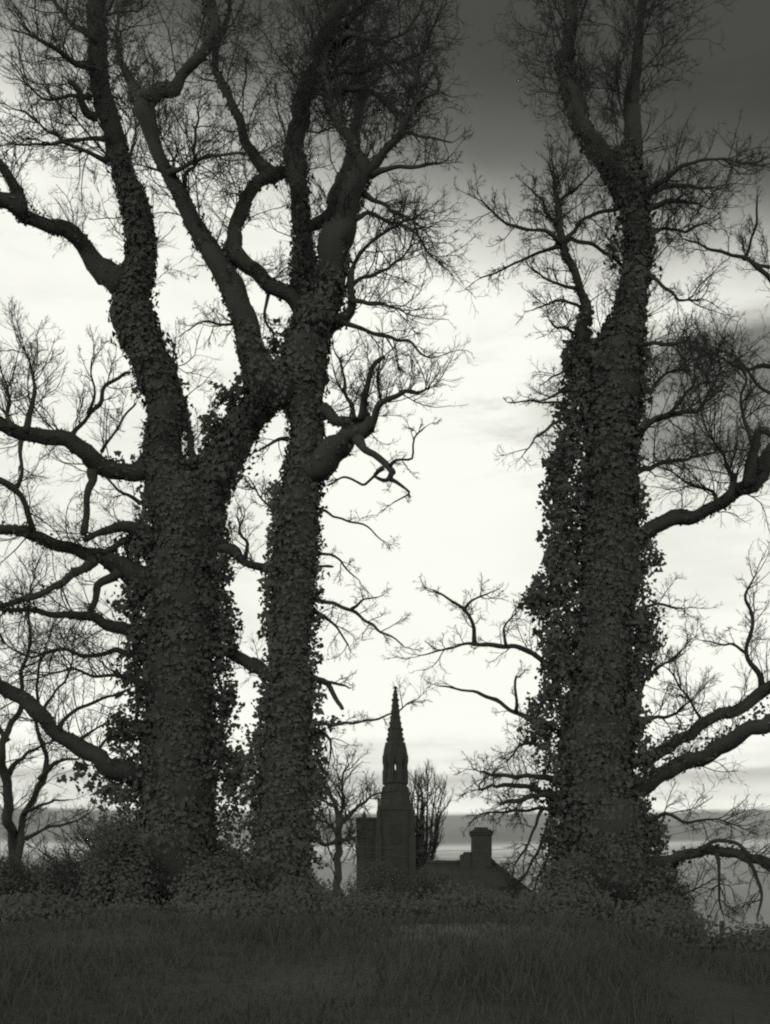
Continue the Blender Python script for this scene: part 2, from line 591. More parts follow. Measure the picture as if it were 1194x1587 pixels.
# ============================ left ivy tree
Y1 = 20.0
T1 = [(265, 1530, 92, 14), (266, 1440, 86, 14), (268, 1360, 74, 14), (272, 1290, 60, 14), (275, 1240, 54, 14), (277, 1180, 51, 9),
      (279, 1100, 50, 9), (280, 1000, 49, 9), (282, 930, 48, 9), (284, 870, 48, 9), (287, 820, 46, 9), (288, 780, 46, 9), (282, 750, 40, 8)]
SA = [(288, 800, 46, 10), (262, 745, 34, 8), (250, 700, 28, 8), (258, 651, 26, 10), (251, 600, 28, 10), (236, 567, 28, 9), (225, 533, 28, 9),
      (212, 500, 28, 9), (205, 465, 25, 9), (212, 430, 24, 8), (220, 402, 21, 7), (218, 368, 21, 7), (213, 335, 20, 7), (204, 301, 18, 6),
      (190, 268, 15, 5), (184, 234, 15, 5), (177, 201, 15, 5), (165, 167, 16, 5), (156, 134, 15, 5), (152, 100, 15, 6), (152, 60, 15, 8),
      (148, 0, 13, 8), (150, -120, 9, 3), (140, -260, 4, 2)]
SB = [(296, 800, 42, 10), (328, 745, 30, 16), (352, 700, 26, 14), (374, 660, 24, 14), (405, 628, 22, 14), (440, 597, 21, 8), (470, 560, 19, 8),
      (492, 515, 17, 6), (503, 470, 16, 6)]
t1 = empty('ivy_tree', tuple(px(265, 1512, Y1)), 'ivy-covered bare tree at left, thick trunk forking into two stems halfway up', 'tree', 'tall ivy-clad trees')
limb(t1, T1, Y1, name='trunk', key='t1', n=14, l=(.5, 1.1), trop=.02, tmin=.3)
limb(t1, SA, Y1, (0, .3), key='sa', n=26, l=(.4, 1.1), tmin=.3)
limb(t1, SB, Y1, (0, 1.2), key='sb', n=10, l=(.3, .8))
LB = [  # points, depth shift, twigs, twig length, upward bend
    ([(192, 440, 18), (157, 413, 15), (134, 381, 12), (111, 362, 12), (84, 352, 10), (57, 342, 10), (34, 328, 13), (27, 302, 10), (14, 279, 8), (-4, 252, 8), (-60, 190, 6), (-110, 90, 4)], (0, -1.2), 26, (.4, 1.1), .04),
    ([(36, 326, 11), (18, 312, 11), (-8, 303, 10), (-80, 300, 7), (-170, 270, 4)], (-.7, -2), 6, (.4, 1.0), .1),
    ([(150, 182, 5), (140, 174, 5), (129, 161, 5), (122, 144, 4), (115, 132, 4), (107, 129, 3)], (0, -.4), 7, (.3, .7), .12),
    ([(168, 250, 4), (140, 238, 3), (117, 228, 3), (98, 220, 2.5), (67, 219, 2), (33, 221, 1.5), (5, 228, 1)], (0, -.8), 18, (.3, .9), .05),
    ([(165, 215, 4), (140, 219, 3), (110, 223, 3), (90, 211, 2.5), (67, 194, 2), (43, 174, 2), (20, 168, 1)], (0, .9), 18, (.3, .9), .08),
    ([(140, 150, 4), (105, 148, 3), (70, 151, 2), (40, 130, 1.5)], (0, .6), 14, (.3, .9), .08),
    ([(145, 100, 5), (110, 95, 4), (75, 70, 3), (40, 50, 1.5)], (0, -.6), 20, (.4, 1.0), .08),
    ([(150, 60, 6), (115, 40, 4), (80, 0, 3), (50, -60, 1.5)], (0, .8), 20, (.4, 1.0), .08),
    # left limbs
    ([(240, 722, 14), (205, 729, 12), (181, 728, 12), (151, 716, 13), (117, 694, 13), (84, 681, 12), (50, 674, 12), (17, 667, 11), (-5, 660, 10), (-90, 630, 8), (-200, 560, 4)], (0, -1.5), 30, (.4, 1.1), .10),
    ([(108, 680, 3.5), (134, 644, 3), (154, 624, 3.5), (164, 597, 3), (188, 580, 2.5), (202, 578, 2)], (-.6, -.2), 9, (.25, .6), .1),
    ([(136, 642, 2.5), (147, 610, 2), (144, 580, 1.5), (143, 560, 1)], (-.5, -.8), 6, (.2, .5), .1),
    ([(158, 700, 2.5), (175, 672, 2), (192, 645, 2), (212, 625, 1.5)], (-.4, 0), 7, (.2, .5), .1),
    ([(40, 670, 5), (48, 640, 4), (52, 610, 3), (50, 575, 2), (40, 545, 1)], (-1, -1.2), 18, (.4, .9), .12),
    ([(20, 664, 4), (12, 640, 3), (15, 610, 2), (5, 580, 1)], (-1.1, -.6), 14, (.4, .9), .12),
    ([(143, 728, 7), (140, 750, 6), (136, 780, 5), (129, 826, 6)], (-.4, -.6), 6, (.3, .6), .05),
    ([(33, 684, 3), (34, 710, 3), (33, 730, 3), (27, 757, 4)], (-1.0, -1.0), 4, (.3, .6), .05),
    ([(-8, 745, 4), (12, 750, 5), (27, 760, 5), (40, 785, 5), (50, 824, 6)], (-1.4, -.9), 8, (.3, .7), .05),
    ([(240, 905, 24), (214, 893, 20), (188, 878, 16), (161, 865, 12), (134, 855, 10), (100, 842, 9), (67, 838, 9), (44, 826, 8), (10, 824, 7), (-40, 820, 6), (-140, 790, 3)], (0, -1.6), 22, (.4, 1.1), .05),
    ([(248, 850, 14), (228, 830, 12), (205, 820, 10), (181, 817, 7), (155, 824, 5), (130, 834, 5)], (0, -.6), 8, (.3, .7), .08),
    ([(215, 835, 8), (200, 836, 7), (185, 842, 5), (162, 855, 4)], (.1, -.5), 5, (.2, .5), .08),
    ([(145, 868, 8), (130, 882, 6), (111, 895, 6), (87, 912, 5), (44, 929, 5), (5, 936, 4), (-60, 950, 3)], (-.5, -1.6), 16, (.4, .9), .03),
    ([(185, 885, 7), (168, 896, 6), (154, 909, 6), (146, 930, 5), (138, 954, 6)], (-.3, -.3), 6, (.3, .7), .05),
    ([(240, 980, 11), (210, 976, 9), (188, 972, 9), (157, 966, 8), (134, 954, 7), (90, 951, 5), (44, 948, 4), (0, 949, 3), (-60, 940, 2)], (0, -1.0), 26, (.4, 1.0), .02),
    ([(240, 1215, 18), (218, 1204, 15), (178, 1191, 14), (148, 1174, 13), (111, 1151, 12), (78, 1122, 12), (48, 1096, 12), (22, 1074, 12), (-5, 1058, 11), (-80, 1005, 9), (-180, 940, 4)], (0, -1.8), 30, (.4, 1.1), .08),
    ([(92, 1134, 3.5), (107, 1107, 3), (144, 1089, 2.5), (185, 1078, 2), (205, 1065, 1)], (-.7, -.9), 9, (.3, .6), .05),
    ([(118, 1150, 3), (140, 1135, 2), (163, 1125, 1.5), (170, 1105, 1)], (-.6, -.2), 6, (.2, .5), .05),
    ([(148, 1168, 3), (160, 1150, 2), (172, 1135, 1.5)], (-.4, -.2), 4, (.2, .4), .05),
    ([(222, 1020, 5), (180, 1010, 4), (140, 1018, 3), (95, 1005, 2.5), (50, 1015, 2), (10, 1000, 1)], (0, .9), 24, (.4, 1.0), .03),
    ([(225, 1060, 4), (185, 1045, 3), (150, 1050, 2.5), (110, 1035, 2), (70, 1045, 1.5)], (0, -1.0), 18, (.4, .9), .03),
    ([(218, 780, 3), (200, 768, 2.5), (185, 760, 2), (165, 742, 1.5)], (0, -.3), 7, (.2, .5), .03),
    # towards and away from the viewer
    ([(290, 880, 14), (300, 840, 11), (305, 760, 8), (290, 660, 5), (270, 560, 3)], (.2, 4.0), 20, (.5, 1.1), .1),
]
for p, d, n, l, tr in LB:
    limb(t1, p, Y1, d, n=n, l=l, trop=tr)
limb(t1, [(503, 475, 16), (508, 440, 14), (512, 400, 13), (518, 350, 12), (530, 290, 11), (552, 200, 9), (560, 100, 7), (548, 0, 5), (540, -120, 3)], Y1, (1.2, 2.6), key='sb2', n=18, l=(.5, 1.2))
auto_branches(t1, 'sa', 18, (1.2, 2.6), .022, (.5, .98), ntw=8)
auto_branches(t1, 'sa', 6, (.5, 1.1), .010, (.12, .5), ntw=6, ltw=(.2, .5))
auto_branches(t1, 'sb2', 8, (1.0, 2.2), .02, (.35, .98), ntw=8)
ivy(t1, T1, Y1, [(345, 900, 16, 60, 260), (350, 975, 18, 40, 260), (352, 1085, 16, 40, 240), (345, 1150, 14, 40, 160), (225, 800, 20, 40, 200),
                 (212, 850, 26, 26, 260), (205, 935, 26, 34, 330), (215, 1000, 22, 40, 240), (200, 1060, 26, 26, 220), (190, 1130, 26, 22, 240),
                 (150, 1215, 50, 12, 120), (180, 1230, 34, 14, 160), (355, 1210, 20, 40, 200), (370, 1180, 16, 30, 140), (190, 725, 30, 12, 150),
                 (340, 830, 12, 20, 80), (120, 1195, 14, 12, 50)], 700)
ivy(t1, SA[:16], Y1, [(292, 745, 10, 22, 90), (285, 620, 8, 40, 90), (300, 725, 8, 20, 70), (215, 610, 10, 20, 50)], 560, (.04, .08))
ivy(t1, SB[:6], Y1, [(330, 660, 14, 26, 190), (355, 615, 20, 14, 200), (378, 598, 18, 12, 160), (318, 700, 10, 24, 130), (300, 748, 10, 14, 70)], 560, (.045, .085))

fringe(t1, Y1, [(795, 338), (850, 352), (900, 356), (950, 360), (1000, 350), (1060, 362), (1100, 360), (1150, 352), (1200, 378), (1250, 392), (1320, 400)], 318, 4200)
fringe(t1, Y1, [(790, 236), (830, 212), (870, 202), (920, 194), (980, 214), (1040, 200), (1080, 208), (1130, 176), (1180, 182), (1240, 160), (1300, 140)], 244, 4200)
for p in ([(310, 1330, 4), (336, 1200, 3.5), (342, 1080, 3), (336, 960, 2.5), (344, 860, 1.5)], [(250, 1300, 4), (218, 1180, 3.5), (214, 1060, 3), (208, 940, 2.5), (214, 840, 1.5)]):
    limb(t1, p, Y1, (-.1, .1), name='ivy_stem', n=14, l=(.15, .4), trop=.02, m2=4, m3=2)
sprinkle(t1)

# ============================ second ivy tree (beside the first)
Y2 = 19.2
T2 = [(440, 1530, 60, 14), (438, 1420, 50, 18), (438, 1340, 40, 16), (439, 1260, 38, 14), (445, 1185, 37, 12), (448, 1110, 32, 11), (450, 1037, 30, 11),
      (451, 1000, 28, 10), (453, 935, 31, 9), (457, 902, 33, 9), (460, 835, 31, 9), (464, 768, 28, 8), (472, 725, 27, 8), (476, 667, 24, 7),
      (472, 630, 27, 6), (468, 590, 34, 6), (470, 550, 36, 6), (482, 505, 28, 6), (486, 470, 26, 5)]
SC_ = [(482, 510, 22), (474, 470, 16), (465, 435, 14), (466, 402, 12), (467, 368, 12), (466, 335, 12), (464, 301, 12), (459, 268, 14), (456, 235, 14),
       (460, 201, 14), (465, 168, 14), (474, 130, 13), (484, 100, 13), (500, 67, 12), (520, 33, 11), (540, 0, 10), (560, -90, 7), (570, -200, 3)]
SD = [(486, 510, 22), (500, 475, 22), (516, 435, 24), (518, 402, 22), (521, 368, 22), (537, 335, 16), (549, 301, 16), (560, 268, 14), (564, 250, 10)]
SE = [(455, 612, 30), (425, 592, 32), (400, 565, 25), (386, 533, 20), (380, 500, 18), (366, 469, 17), (352, 430, 17), (335, 400, 16), (312, 368, 14),
      (295, 335, 13), (280, 301, 12), (260, 268, 10), (243, 234, 11), (233, 201, 11), (228, 170, 13), (230, 150, 12)]
t2 = empty('ivy_tree', tuple(px(440, 1512, Y2)), 'slimmer ivy-clad tree left of the church spire, splitting into many limbs near the top', 'tree', 'tall ivy-clad trees')
limb(t2, T2, Y2, name='trunk', key='t2', n=12, l=(.3, .8), trop=.0, tmin=.2)
limb(t2, SC_, Y2, (0, .4), key='sc', n=26, l=(.4, 1.2), tmin=.1)
limb(t2, SD, Y2, (0, -.5), key='sd', n=16, l=(.3, .9))
limb(t2, SE, Y2, (0, -.8), key='se', n=26, l=(.3, .9), tmin=.3)
LB = [
    ([(226, 156, 12), (245, 139, 10), (268, 127, 9), (291, 100, 8), (318, 74, 8), (332, 50, 9), (330, 17, 10), (322, -10, 10), (310, -100, 7), (300, -200, 3)], (-.8, -1.4), 34, (.4, 1.2), .08),
    ([(224, 160, 10), (208, 145, 8), (198, 117, 6), (188, 97, 5), (180, 60, 3), (185, 20, 2)], (-.8, 0), 22, (.4, 1.0), .08),
    ([(356, 402, 13), (364, 375, 11), (369, 348, 10), (380, 315, 10), (397, 291, 10), (417, 275, 10), (445, 268, 9)], (-.3, .2), 14, (.3, .8), .08, 'sf'),
    ([(425, 274, 10), (412, 262, 9), (400, 248, 8), (380, 214, 8), (367, 184, 7), (350, 147, 6), (340, 124, 6), (333, 95, 5), (342, 50, 4), (355, 0, 3), (365, -60, 2)], (.2, 1.2), 34, (.4, 1.1), .08, 'sg'),
    ([(356, 390, 11), (372, 402, 11), (394, 423, 11), (420, 441, 11), (447, 459, 12), (468, 480, 12)], (-.4, 0), 14, (.25, .6), .06),
    ([(262, 268, 4), (285, 262, 3), (305, 250, 3), (335, 243, 2.5), (380, 240, 2)], (-.7, -1.2), 14, (.3, .8), .1),
    ([(286, 290, 3.5), (288, 270, 3), (300, 250, 2.5), (303, 215, 2), (308, 180, 1.5)], (-.6, .2), 12, (.3, .8), .1),
    ([(562, 258, 10), (551, 235, 9), (540, 212, 8), (528, 192, 8), (514, 168, 7), (505, 140, 6), (503, 100, 5), (512, 50, 4), (520, 0, 2)], (-.5, .4), 30, (.3, 1.0), .08, 'sh'),
    ([(560, 272, 9), (578, 256, 7), (601, 231, 6), (622, 208, 6), (635, 184, 6), (648, 157, 5), (648, 134, 4), (643, 115, 3), (655, 85, 2)], (-.5, -1.0), 26, (.3, .8), .08, 'si'),
    ([(646, 160, 3), (660, 150, 2.5), (679, 144, 2), (682, 131, 1.5)], (-.9, -1.0), 4, (.2, .4), .08),
    ([(622, 208, 3), (640, 206, 2.5), (662, 211, 2), (698, 221, 1.2)], (-.8, -1.2), 4, (.2, .4), .05),
    ([(575, 272, 4.5), (600, 263, 3.5), (622, 258, 3), (662, 256, 2.5), (684, 256, 1.5)], (-.5, -1.0), 8, (.2, .5), .08),
    ([(505, 150, 5), (525, 145, 4), (550, 142, 4), (581, 147, 4), (601, 162, 4), (615, 174, 4), (630, 190, 4)], (.3, -.7), 20, (.3, .8), .10),
    ([(500, 122, 5), (534, 114, 4), (568, 110, 4), (595, 100, 3.5), (622, 100, 3), (640, 115, 2.5), (650, 135, 2)], (.3, -.4), 20, (.3, .8), .08),
    ([(615, 100, 3), (640, 88, 2.5), (662, 75, 2), (664, 50, 1.2)], (-.2, -.6), 8, (.2, .6), .08),
    ([(520, 70, 5), (555, 60, 4), (590, 62, 3), (625, 50, 2), (650, 40, 1)], (.4, -.8), 20, (.4, .9), .08),
    ([(535, 40, 5), (560, 20, 4), (585, -20, 3), (600, -70, 2)], (.4, 1), 18, (.4, .9), .08),
    ([(556, 288, 9), (534, 300, 9), (512, 332, 8), (490, 348, 8), (470, 356, 8)], (-.4, .1), 10, (.2, .6), .06),
    ([(508, 505, 10), (528, 494, 8), (544, 484, 7), (549, 468, 6), (543, 440, 5), (546, 415, 4)], (0, -.4), 6, (.2, .6), .1),
    ([(530, 500, 3.5), (545, 503, 3), (568, 513, 3), (591, 523, 3), (615, 528, 2.5), (635, 528, 2), (652, 543, 1.8), (665, 552, 1.2)], (-.2, -.8), 10, (.25, .7), .04),
    ([(545, 466, 3.5), (575, 470, 3), (601, 476, 2), (625, 484, 1.3)], (-.3, -1), 12, (.3, .8), .06),
    ([(540, 445, 3.5), (560, 435, 3), (585, 428, 2.5), (615, 405, 2), (640, 380, 1.2)], (-.3, .6), 18, (.3, .8), .04),
    ([(542, 425, 3), (560, 390, 3), (590, 365, 2.5), (625, 352, 2), (655, 372, 1.5), (672, 395, 1)], (-.3, -1.2), 18, (.3, .8), .02),
    ([(548, 340, 4), (575, 335, 3), (605, 345, 2.5), (635, 338, 2), (662, 322, 1)], (-.4, .7), 16, (.3, .8), .03),
    ([(565, 300, 4), (590, 315, 3), (615, 330, 2.5), (645, 345, 1.5), (660, 365, 1)], (-.4, -.9), 14, (.3, .7), .0),
    # stubby limb on the right, level with the fork
    ([(478, 735, 24), (500, 716, 22), (518, 698, 20), (536, 680, 16), (556, 670, 12), (570, 658, 11), (573, 645, 5)], (0, -.8), 6, (.2, .5), .1),
    ([(485, 640, 10), (502, 642, 8), (520, 650, 8), (545, 654, 8), (564, 650, 8), (569, 640, 5)], (0, -.5), 9, (.3, .7), .12),
    ([(561, 650, 5), (566, 610, 5), (574, 580, 4), (584, 563, 3.5), (594, 552, 3)], (-.5, -.9), 9, (.2, .6), .12),
    ([(573, 666, 5), (579, 648, 5), (587, 632, 5), (608, 617, 4), (628, 604, 3.5), (645, 607, 2.5), (660, 600, 1.5)], (-.7, -1.3), 18, (.25, .7), .12),
    ([(549, 650, 3.5), (545, 625, 3), (535, 600, 2.5), (530, 570, 2), (522, 545, 1.5)], (-.5, .2), 14, (.25, .7), .1),
    ([(583, 640, 3), (590, 610, 2.5), (586, 585, 2), (590, 560, 1.2)], (-.8, -.6), 7, (.2, .5), .1),
    ([(555, 680, 7), (564, 694, 5.5), (585, 713, 5.5), (606, 729, 5.5), (610, 735, 4.5)], (-.7, -1.0), 2, (.2, .4), .1),
    ([(608, 733, 3.5), (600, 744, 3), (588, 741, 2.6), (580, 736, 2.2), (592, 726, 1.6)], (-1.0, -1.1), 0, (.2, .4), .1),
    ([(605, 722, 2.5), (615, 713, 2), (640, 708, 1.8), (641, 680, 1.5), (658, 664, 1)], (-1, -1.5), 4, (.15, .3), .05),
    ([(605, 742, 2.5), (630, 756, 2), (632, 766, 1.6), (612, 779, 1)], (-1, -1.2), 2, (.1, .3), .0),
    ([(594, 726, 2.5), (575, 738, 2.2), (561, 750, 2), (541, 741, 1.8), (508, 752, 1.4)], (-1, -.2), 4, (.15, .35), .0),
    # thin shoots low on the trunk
    ([(484, 784, 2.5), (510, 795, 2), (531, 805, 1.7), (568, 815, 1.4), (592, 836, 1)], (0, -.9), 3, (.15, .4), .0),
    ([(486, 852, 2.5), (518, 863, 2), (535, 880, 1.6), (552, 896, 1)], (0, -.7), 4, (.2, .4), .0),
    ([(485, 880, 2.2), (514, 880, 2)], (0, -.2), 0, (.2, .4), .0),
    ([(484, 928, 3.5), (515, 938, 3), (545, 945, 3), (568, 959, 2.5), (588, 976, 2.2), (625, 999, 1)], (0, -1.2), 6, (.2, .5), .02),
    ([(545, 944, 2), (562, 930, 1.7), (585, 924, 1)], (-.6, -.9), 3, (.15, .4), .0),
    ([(483, 946, 3), (505, 956, 2.5), (521, 969, 2), (538, 1002, 1.3)], (0, -.4), 5, (.2, .5), .0),
    ([(480, 1052, 5), (500, 1056, 4), (515, 1074, 4), (531, 1098, 3)], (0, -.4), 0, (.2, .4), .0),
    ([(495, 1054, 3), (525, 1060, 2.2), (544, 1068, 1.4)], (-.1, -.6), 3, (.15, .3), .0),
    ([(478, 1122, 4), (505, 1122, 3), (529, 1122, 2.5), (566, 1120, 2), (607, 1104, 1.5), (642, 1086, 1)], (0, -1.4), 7, (.2, .5), .04),
    ([(480, 1126, 3), (508, 1140, 2.5), (515, 1150, 2), (511, 1175, 1.3)], (0, -.3), 6, (.2, .5), .0),
    # limbs between the two trunks
    ([(438, 882, 8), (414, 879, 6), (396, 876, 6), (380, 869, 6), (366, 858, 8), (350, 852, 8), (336, 850, 5)], (0, -.3), 10, (.2, .6), .14),
    ([(380, 866, 3), (382, 845, 2.5), (372, 825, 2), (380, 800, 1.2)], (-.2, -.4), 8, (.2, .5), .1),
    ([(446, 1056, 11), (420, 1046, 10), (400, 1036, 10), (365, 1018, 10), (333, 1003, 11), (300, 985, 9), (260, 950, 6)], (.1, 2.6), 14, (.3, .8), .06),
    ([(447, 680, 3), (430, 682, 2.5), (415, 690, 2), (402, 700, 1.2)], (0, -.3), 5, (.2, .5), .0),
    ([(440, 800, 2.5), (420, 790, 2), (400, 760, 1.5), (385, 740, 1)], (0, .5), 10, (.2, .6), .1),
    ([(380, 500, 3), (350, 506, 2.2), (320, 498, 1.6), (290, 512, 1)], (0, -.6), 8, (.2, .5), .0),
    ([(424, 438, 3.5), (414, 465, 2.8), (411, 490, 2.4), (424, 518, 2), (414, 545, 1.4)], (-.1, -.2), 8, (.15, .4), .0),
    # towards and away from the viewer
    ([(470, 640, 16), (480, 580, 12), (490, 480, 9), (480, 380, 6), (470, 260, 3)], (.3, 4.2), 14, (.5, 1.1), .1),
]
for q in LB:
    limb(t2, q[0], Y2, q[1], n=q[2], l=q[3], trop=q[4], key=q[5] if len(q) > 5 else None)
auto_branches(t2, 'sc', 11, (1.0, 2.4), .02, (.45, .98), ntw=8)
auto_branches(t2, 'sc', 8, (.5, 1.2), .012, (.1, .5), ntw=7, ltw=(.2, .6))
auto_branches(t2, 'sd', 6, (.6, 1.3), .012, (.3, 1), ntw=6, ltw=(.25, .6))
auto_branches(t2, 'se', 7, (.6, 1.6), .014, (.45, 1), ntw=7, ltw=(.25, .7))
auto_branches(t2, 'sf', 5, (.6, 1.3), .012, (.1, 1), ntw=7, ltw=(.2, .6))
auto_branches(t2, 'sg', 7, (.7, 1.6), .014, (.1, 1), ntw=8, ltw=(.3, .8))
auto_branches(t2, 'sh', 6, (.7, 1.5), .014, (.2, 1), ntw=8, ltw=(.3, .8))
auto_branches(t2, 'si', 5, (.5, 1.1), .012, (.1, .8), ntw=7, ltw=(.2, .6))
ivy(t2, T2, Y2, [(422, 900, 10, 40, 90), (425, 790, 10, 30, 70), (415, 960, 10, 30, 80), (410, 1080, 12, 40, 110), (402, 1150, 12, 30, 110),
                 (385, 1190, 14, 24, 120), (395, 1240, 16, 24, 130), (492, 1130, 10, 30, 90), (520, 1118, 7, 6, 24), (490, 1080, 8, 30, 60),
                 (495, 1200, 8, 40, 70), (430, 530, 14, 16, 60), (490, 930, 5, 40, 50)], 620, (.045, .085))
ivy(t2, [(p[0], p[1], p[2], 5) for p in SC_[:9]], Y2, [(486, 420, 6, 40, 60), (508, 350, 8, 30, 50)], 420, (.04, .075))
ivy(t2, [(p[0], p[1], p[2], 5) for p in SD], Y2 - .2, [(540, 470, 8, 14, 40)], 420, (.04, .075))
ivy(t2, [(p[0], p[1], p[2], 3) for p in SE[:10]], Y2 - .2, [], 260, (.04, .07))

fringe(t2, Y2, [(760, 428), (800, 424), (860, 418), (930, 414), (1000, 410), (1080, 402), (1140, 398), (1200, 376), (1260, 382), (1330, 380)], 437, 2200)
fringe(t2, Y2, [(780, 496), (900, 499), (960, 494), (1060, 492), (1130, 500), (1200, 500), (1280, 494), (1340, 498)], 476, 1000)
sprinkle(t2)

# ============================ right ivy tree
Y3 = 20.0
T3 = [(935, 1530, 100, 14), (938, 1430, 86, 14), (938, 1371, 76, 14), (938, 1325, 66, 14), (935, 1278, 60, 14), (930, 1232, 54, 14), (925, 1186, 53, 9),
      (925, 1139, 52, 9), (928, 1093, 47, 9), (932, 1046, 42, 9), (936, 1000, 40, 9), (938, 964, 38, 9), (945, 900, 42, 9), (945, 825, 38, 9),
      (947, 778, 34, 9), (951, 686, 36, 9), (950, 640, 40, 9), (952, 593, 42, 9), (960, 540, 36, 9), (974, 494, 24, 9), (980, 456, 21, 8),
      (987, 418, 19, 8), (991, 380, 19, 7), (987, 342, 19, 8), (978, 304, 22, 7), (967, 266, 26, 6), (972, 245, 20, 6), (980, 228, 15, 6),
      (980, 190, 14, 6), (979, 152, 12, 7), (985, 114, 9, 6), (990, 60, 7, 3), (1000, -40, 5, 2), (1005, -140, 2, 1)]
SL = [(962, 275, 20, 5), (945, 254, 16, 5), (930, 241, 14, 5), (908, 213, 13, 5), (896, 180, 12, 5), (889, 152, 12, 5), (878, 114, 11, 5), (879, 76, 10, 4),
      (882, 38, 9, 4), (886, 0, 8, 3), (890, -90, 6, 2), (885, -190, 2, 1)]
SM = [(925, 560, 18, 10), (905, 535, 13, 9), (905, 506, 9, 4), (907, 479, 8, 2), (900, 456, 6, 1), (892, 426, 6, 1), (881, 403, 6, 1), (869, 380, 7, 1), (865, 342, 6, 1), (863, 312, 4, 1), (858, 281, 3, 1)]
t3 = empty('ivy_tree', tuple(px(936, 1512, Y3)), 'tall ivy-covered tree right of the chimneyed house, shaggy ivy down its trunk', 'tree', 'tall ivy-clad trees')
limb(t3, T3, Y3, name='trunk', key='t3', n=40, l=(.3, 1.0), trop=.05, tmin=.35)
limb(t3, SL, Y3, (0, -.5), key='sl', n=34, l=(.4, 1.1), tmin=.15)
limb(t3, SM, Y3, (0, -.6), key='sm', n=26, l=(.25, .8), tmin=.3)
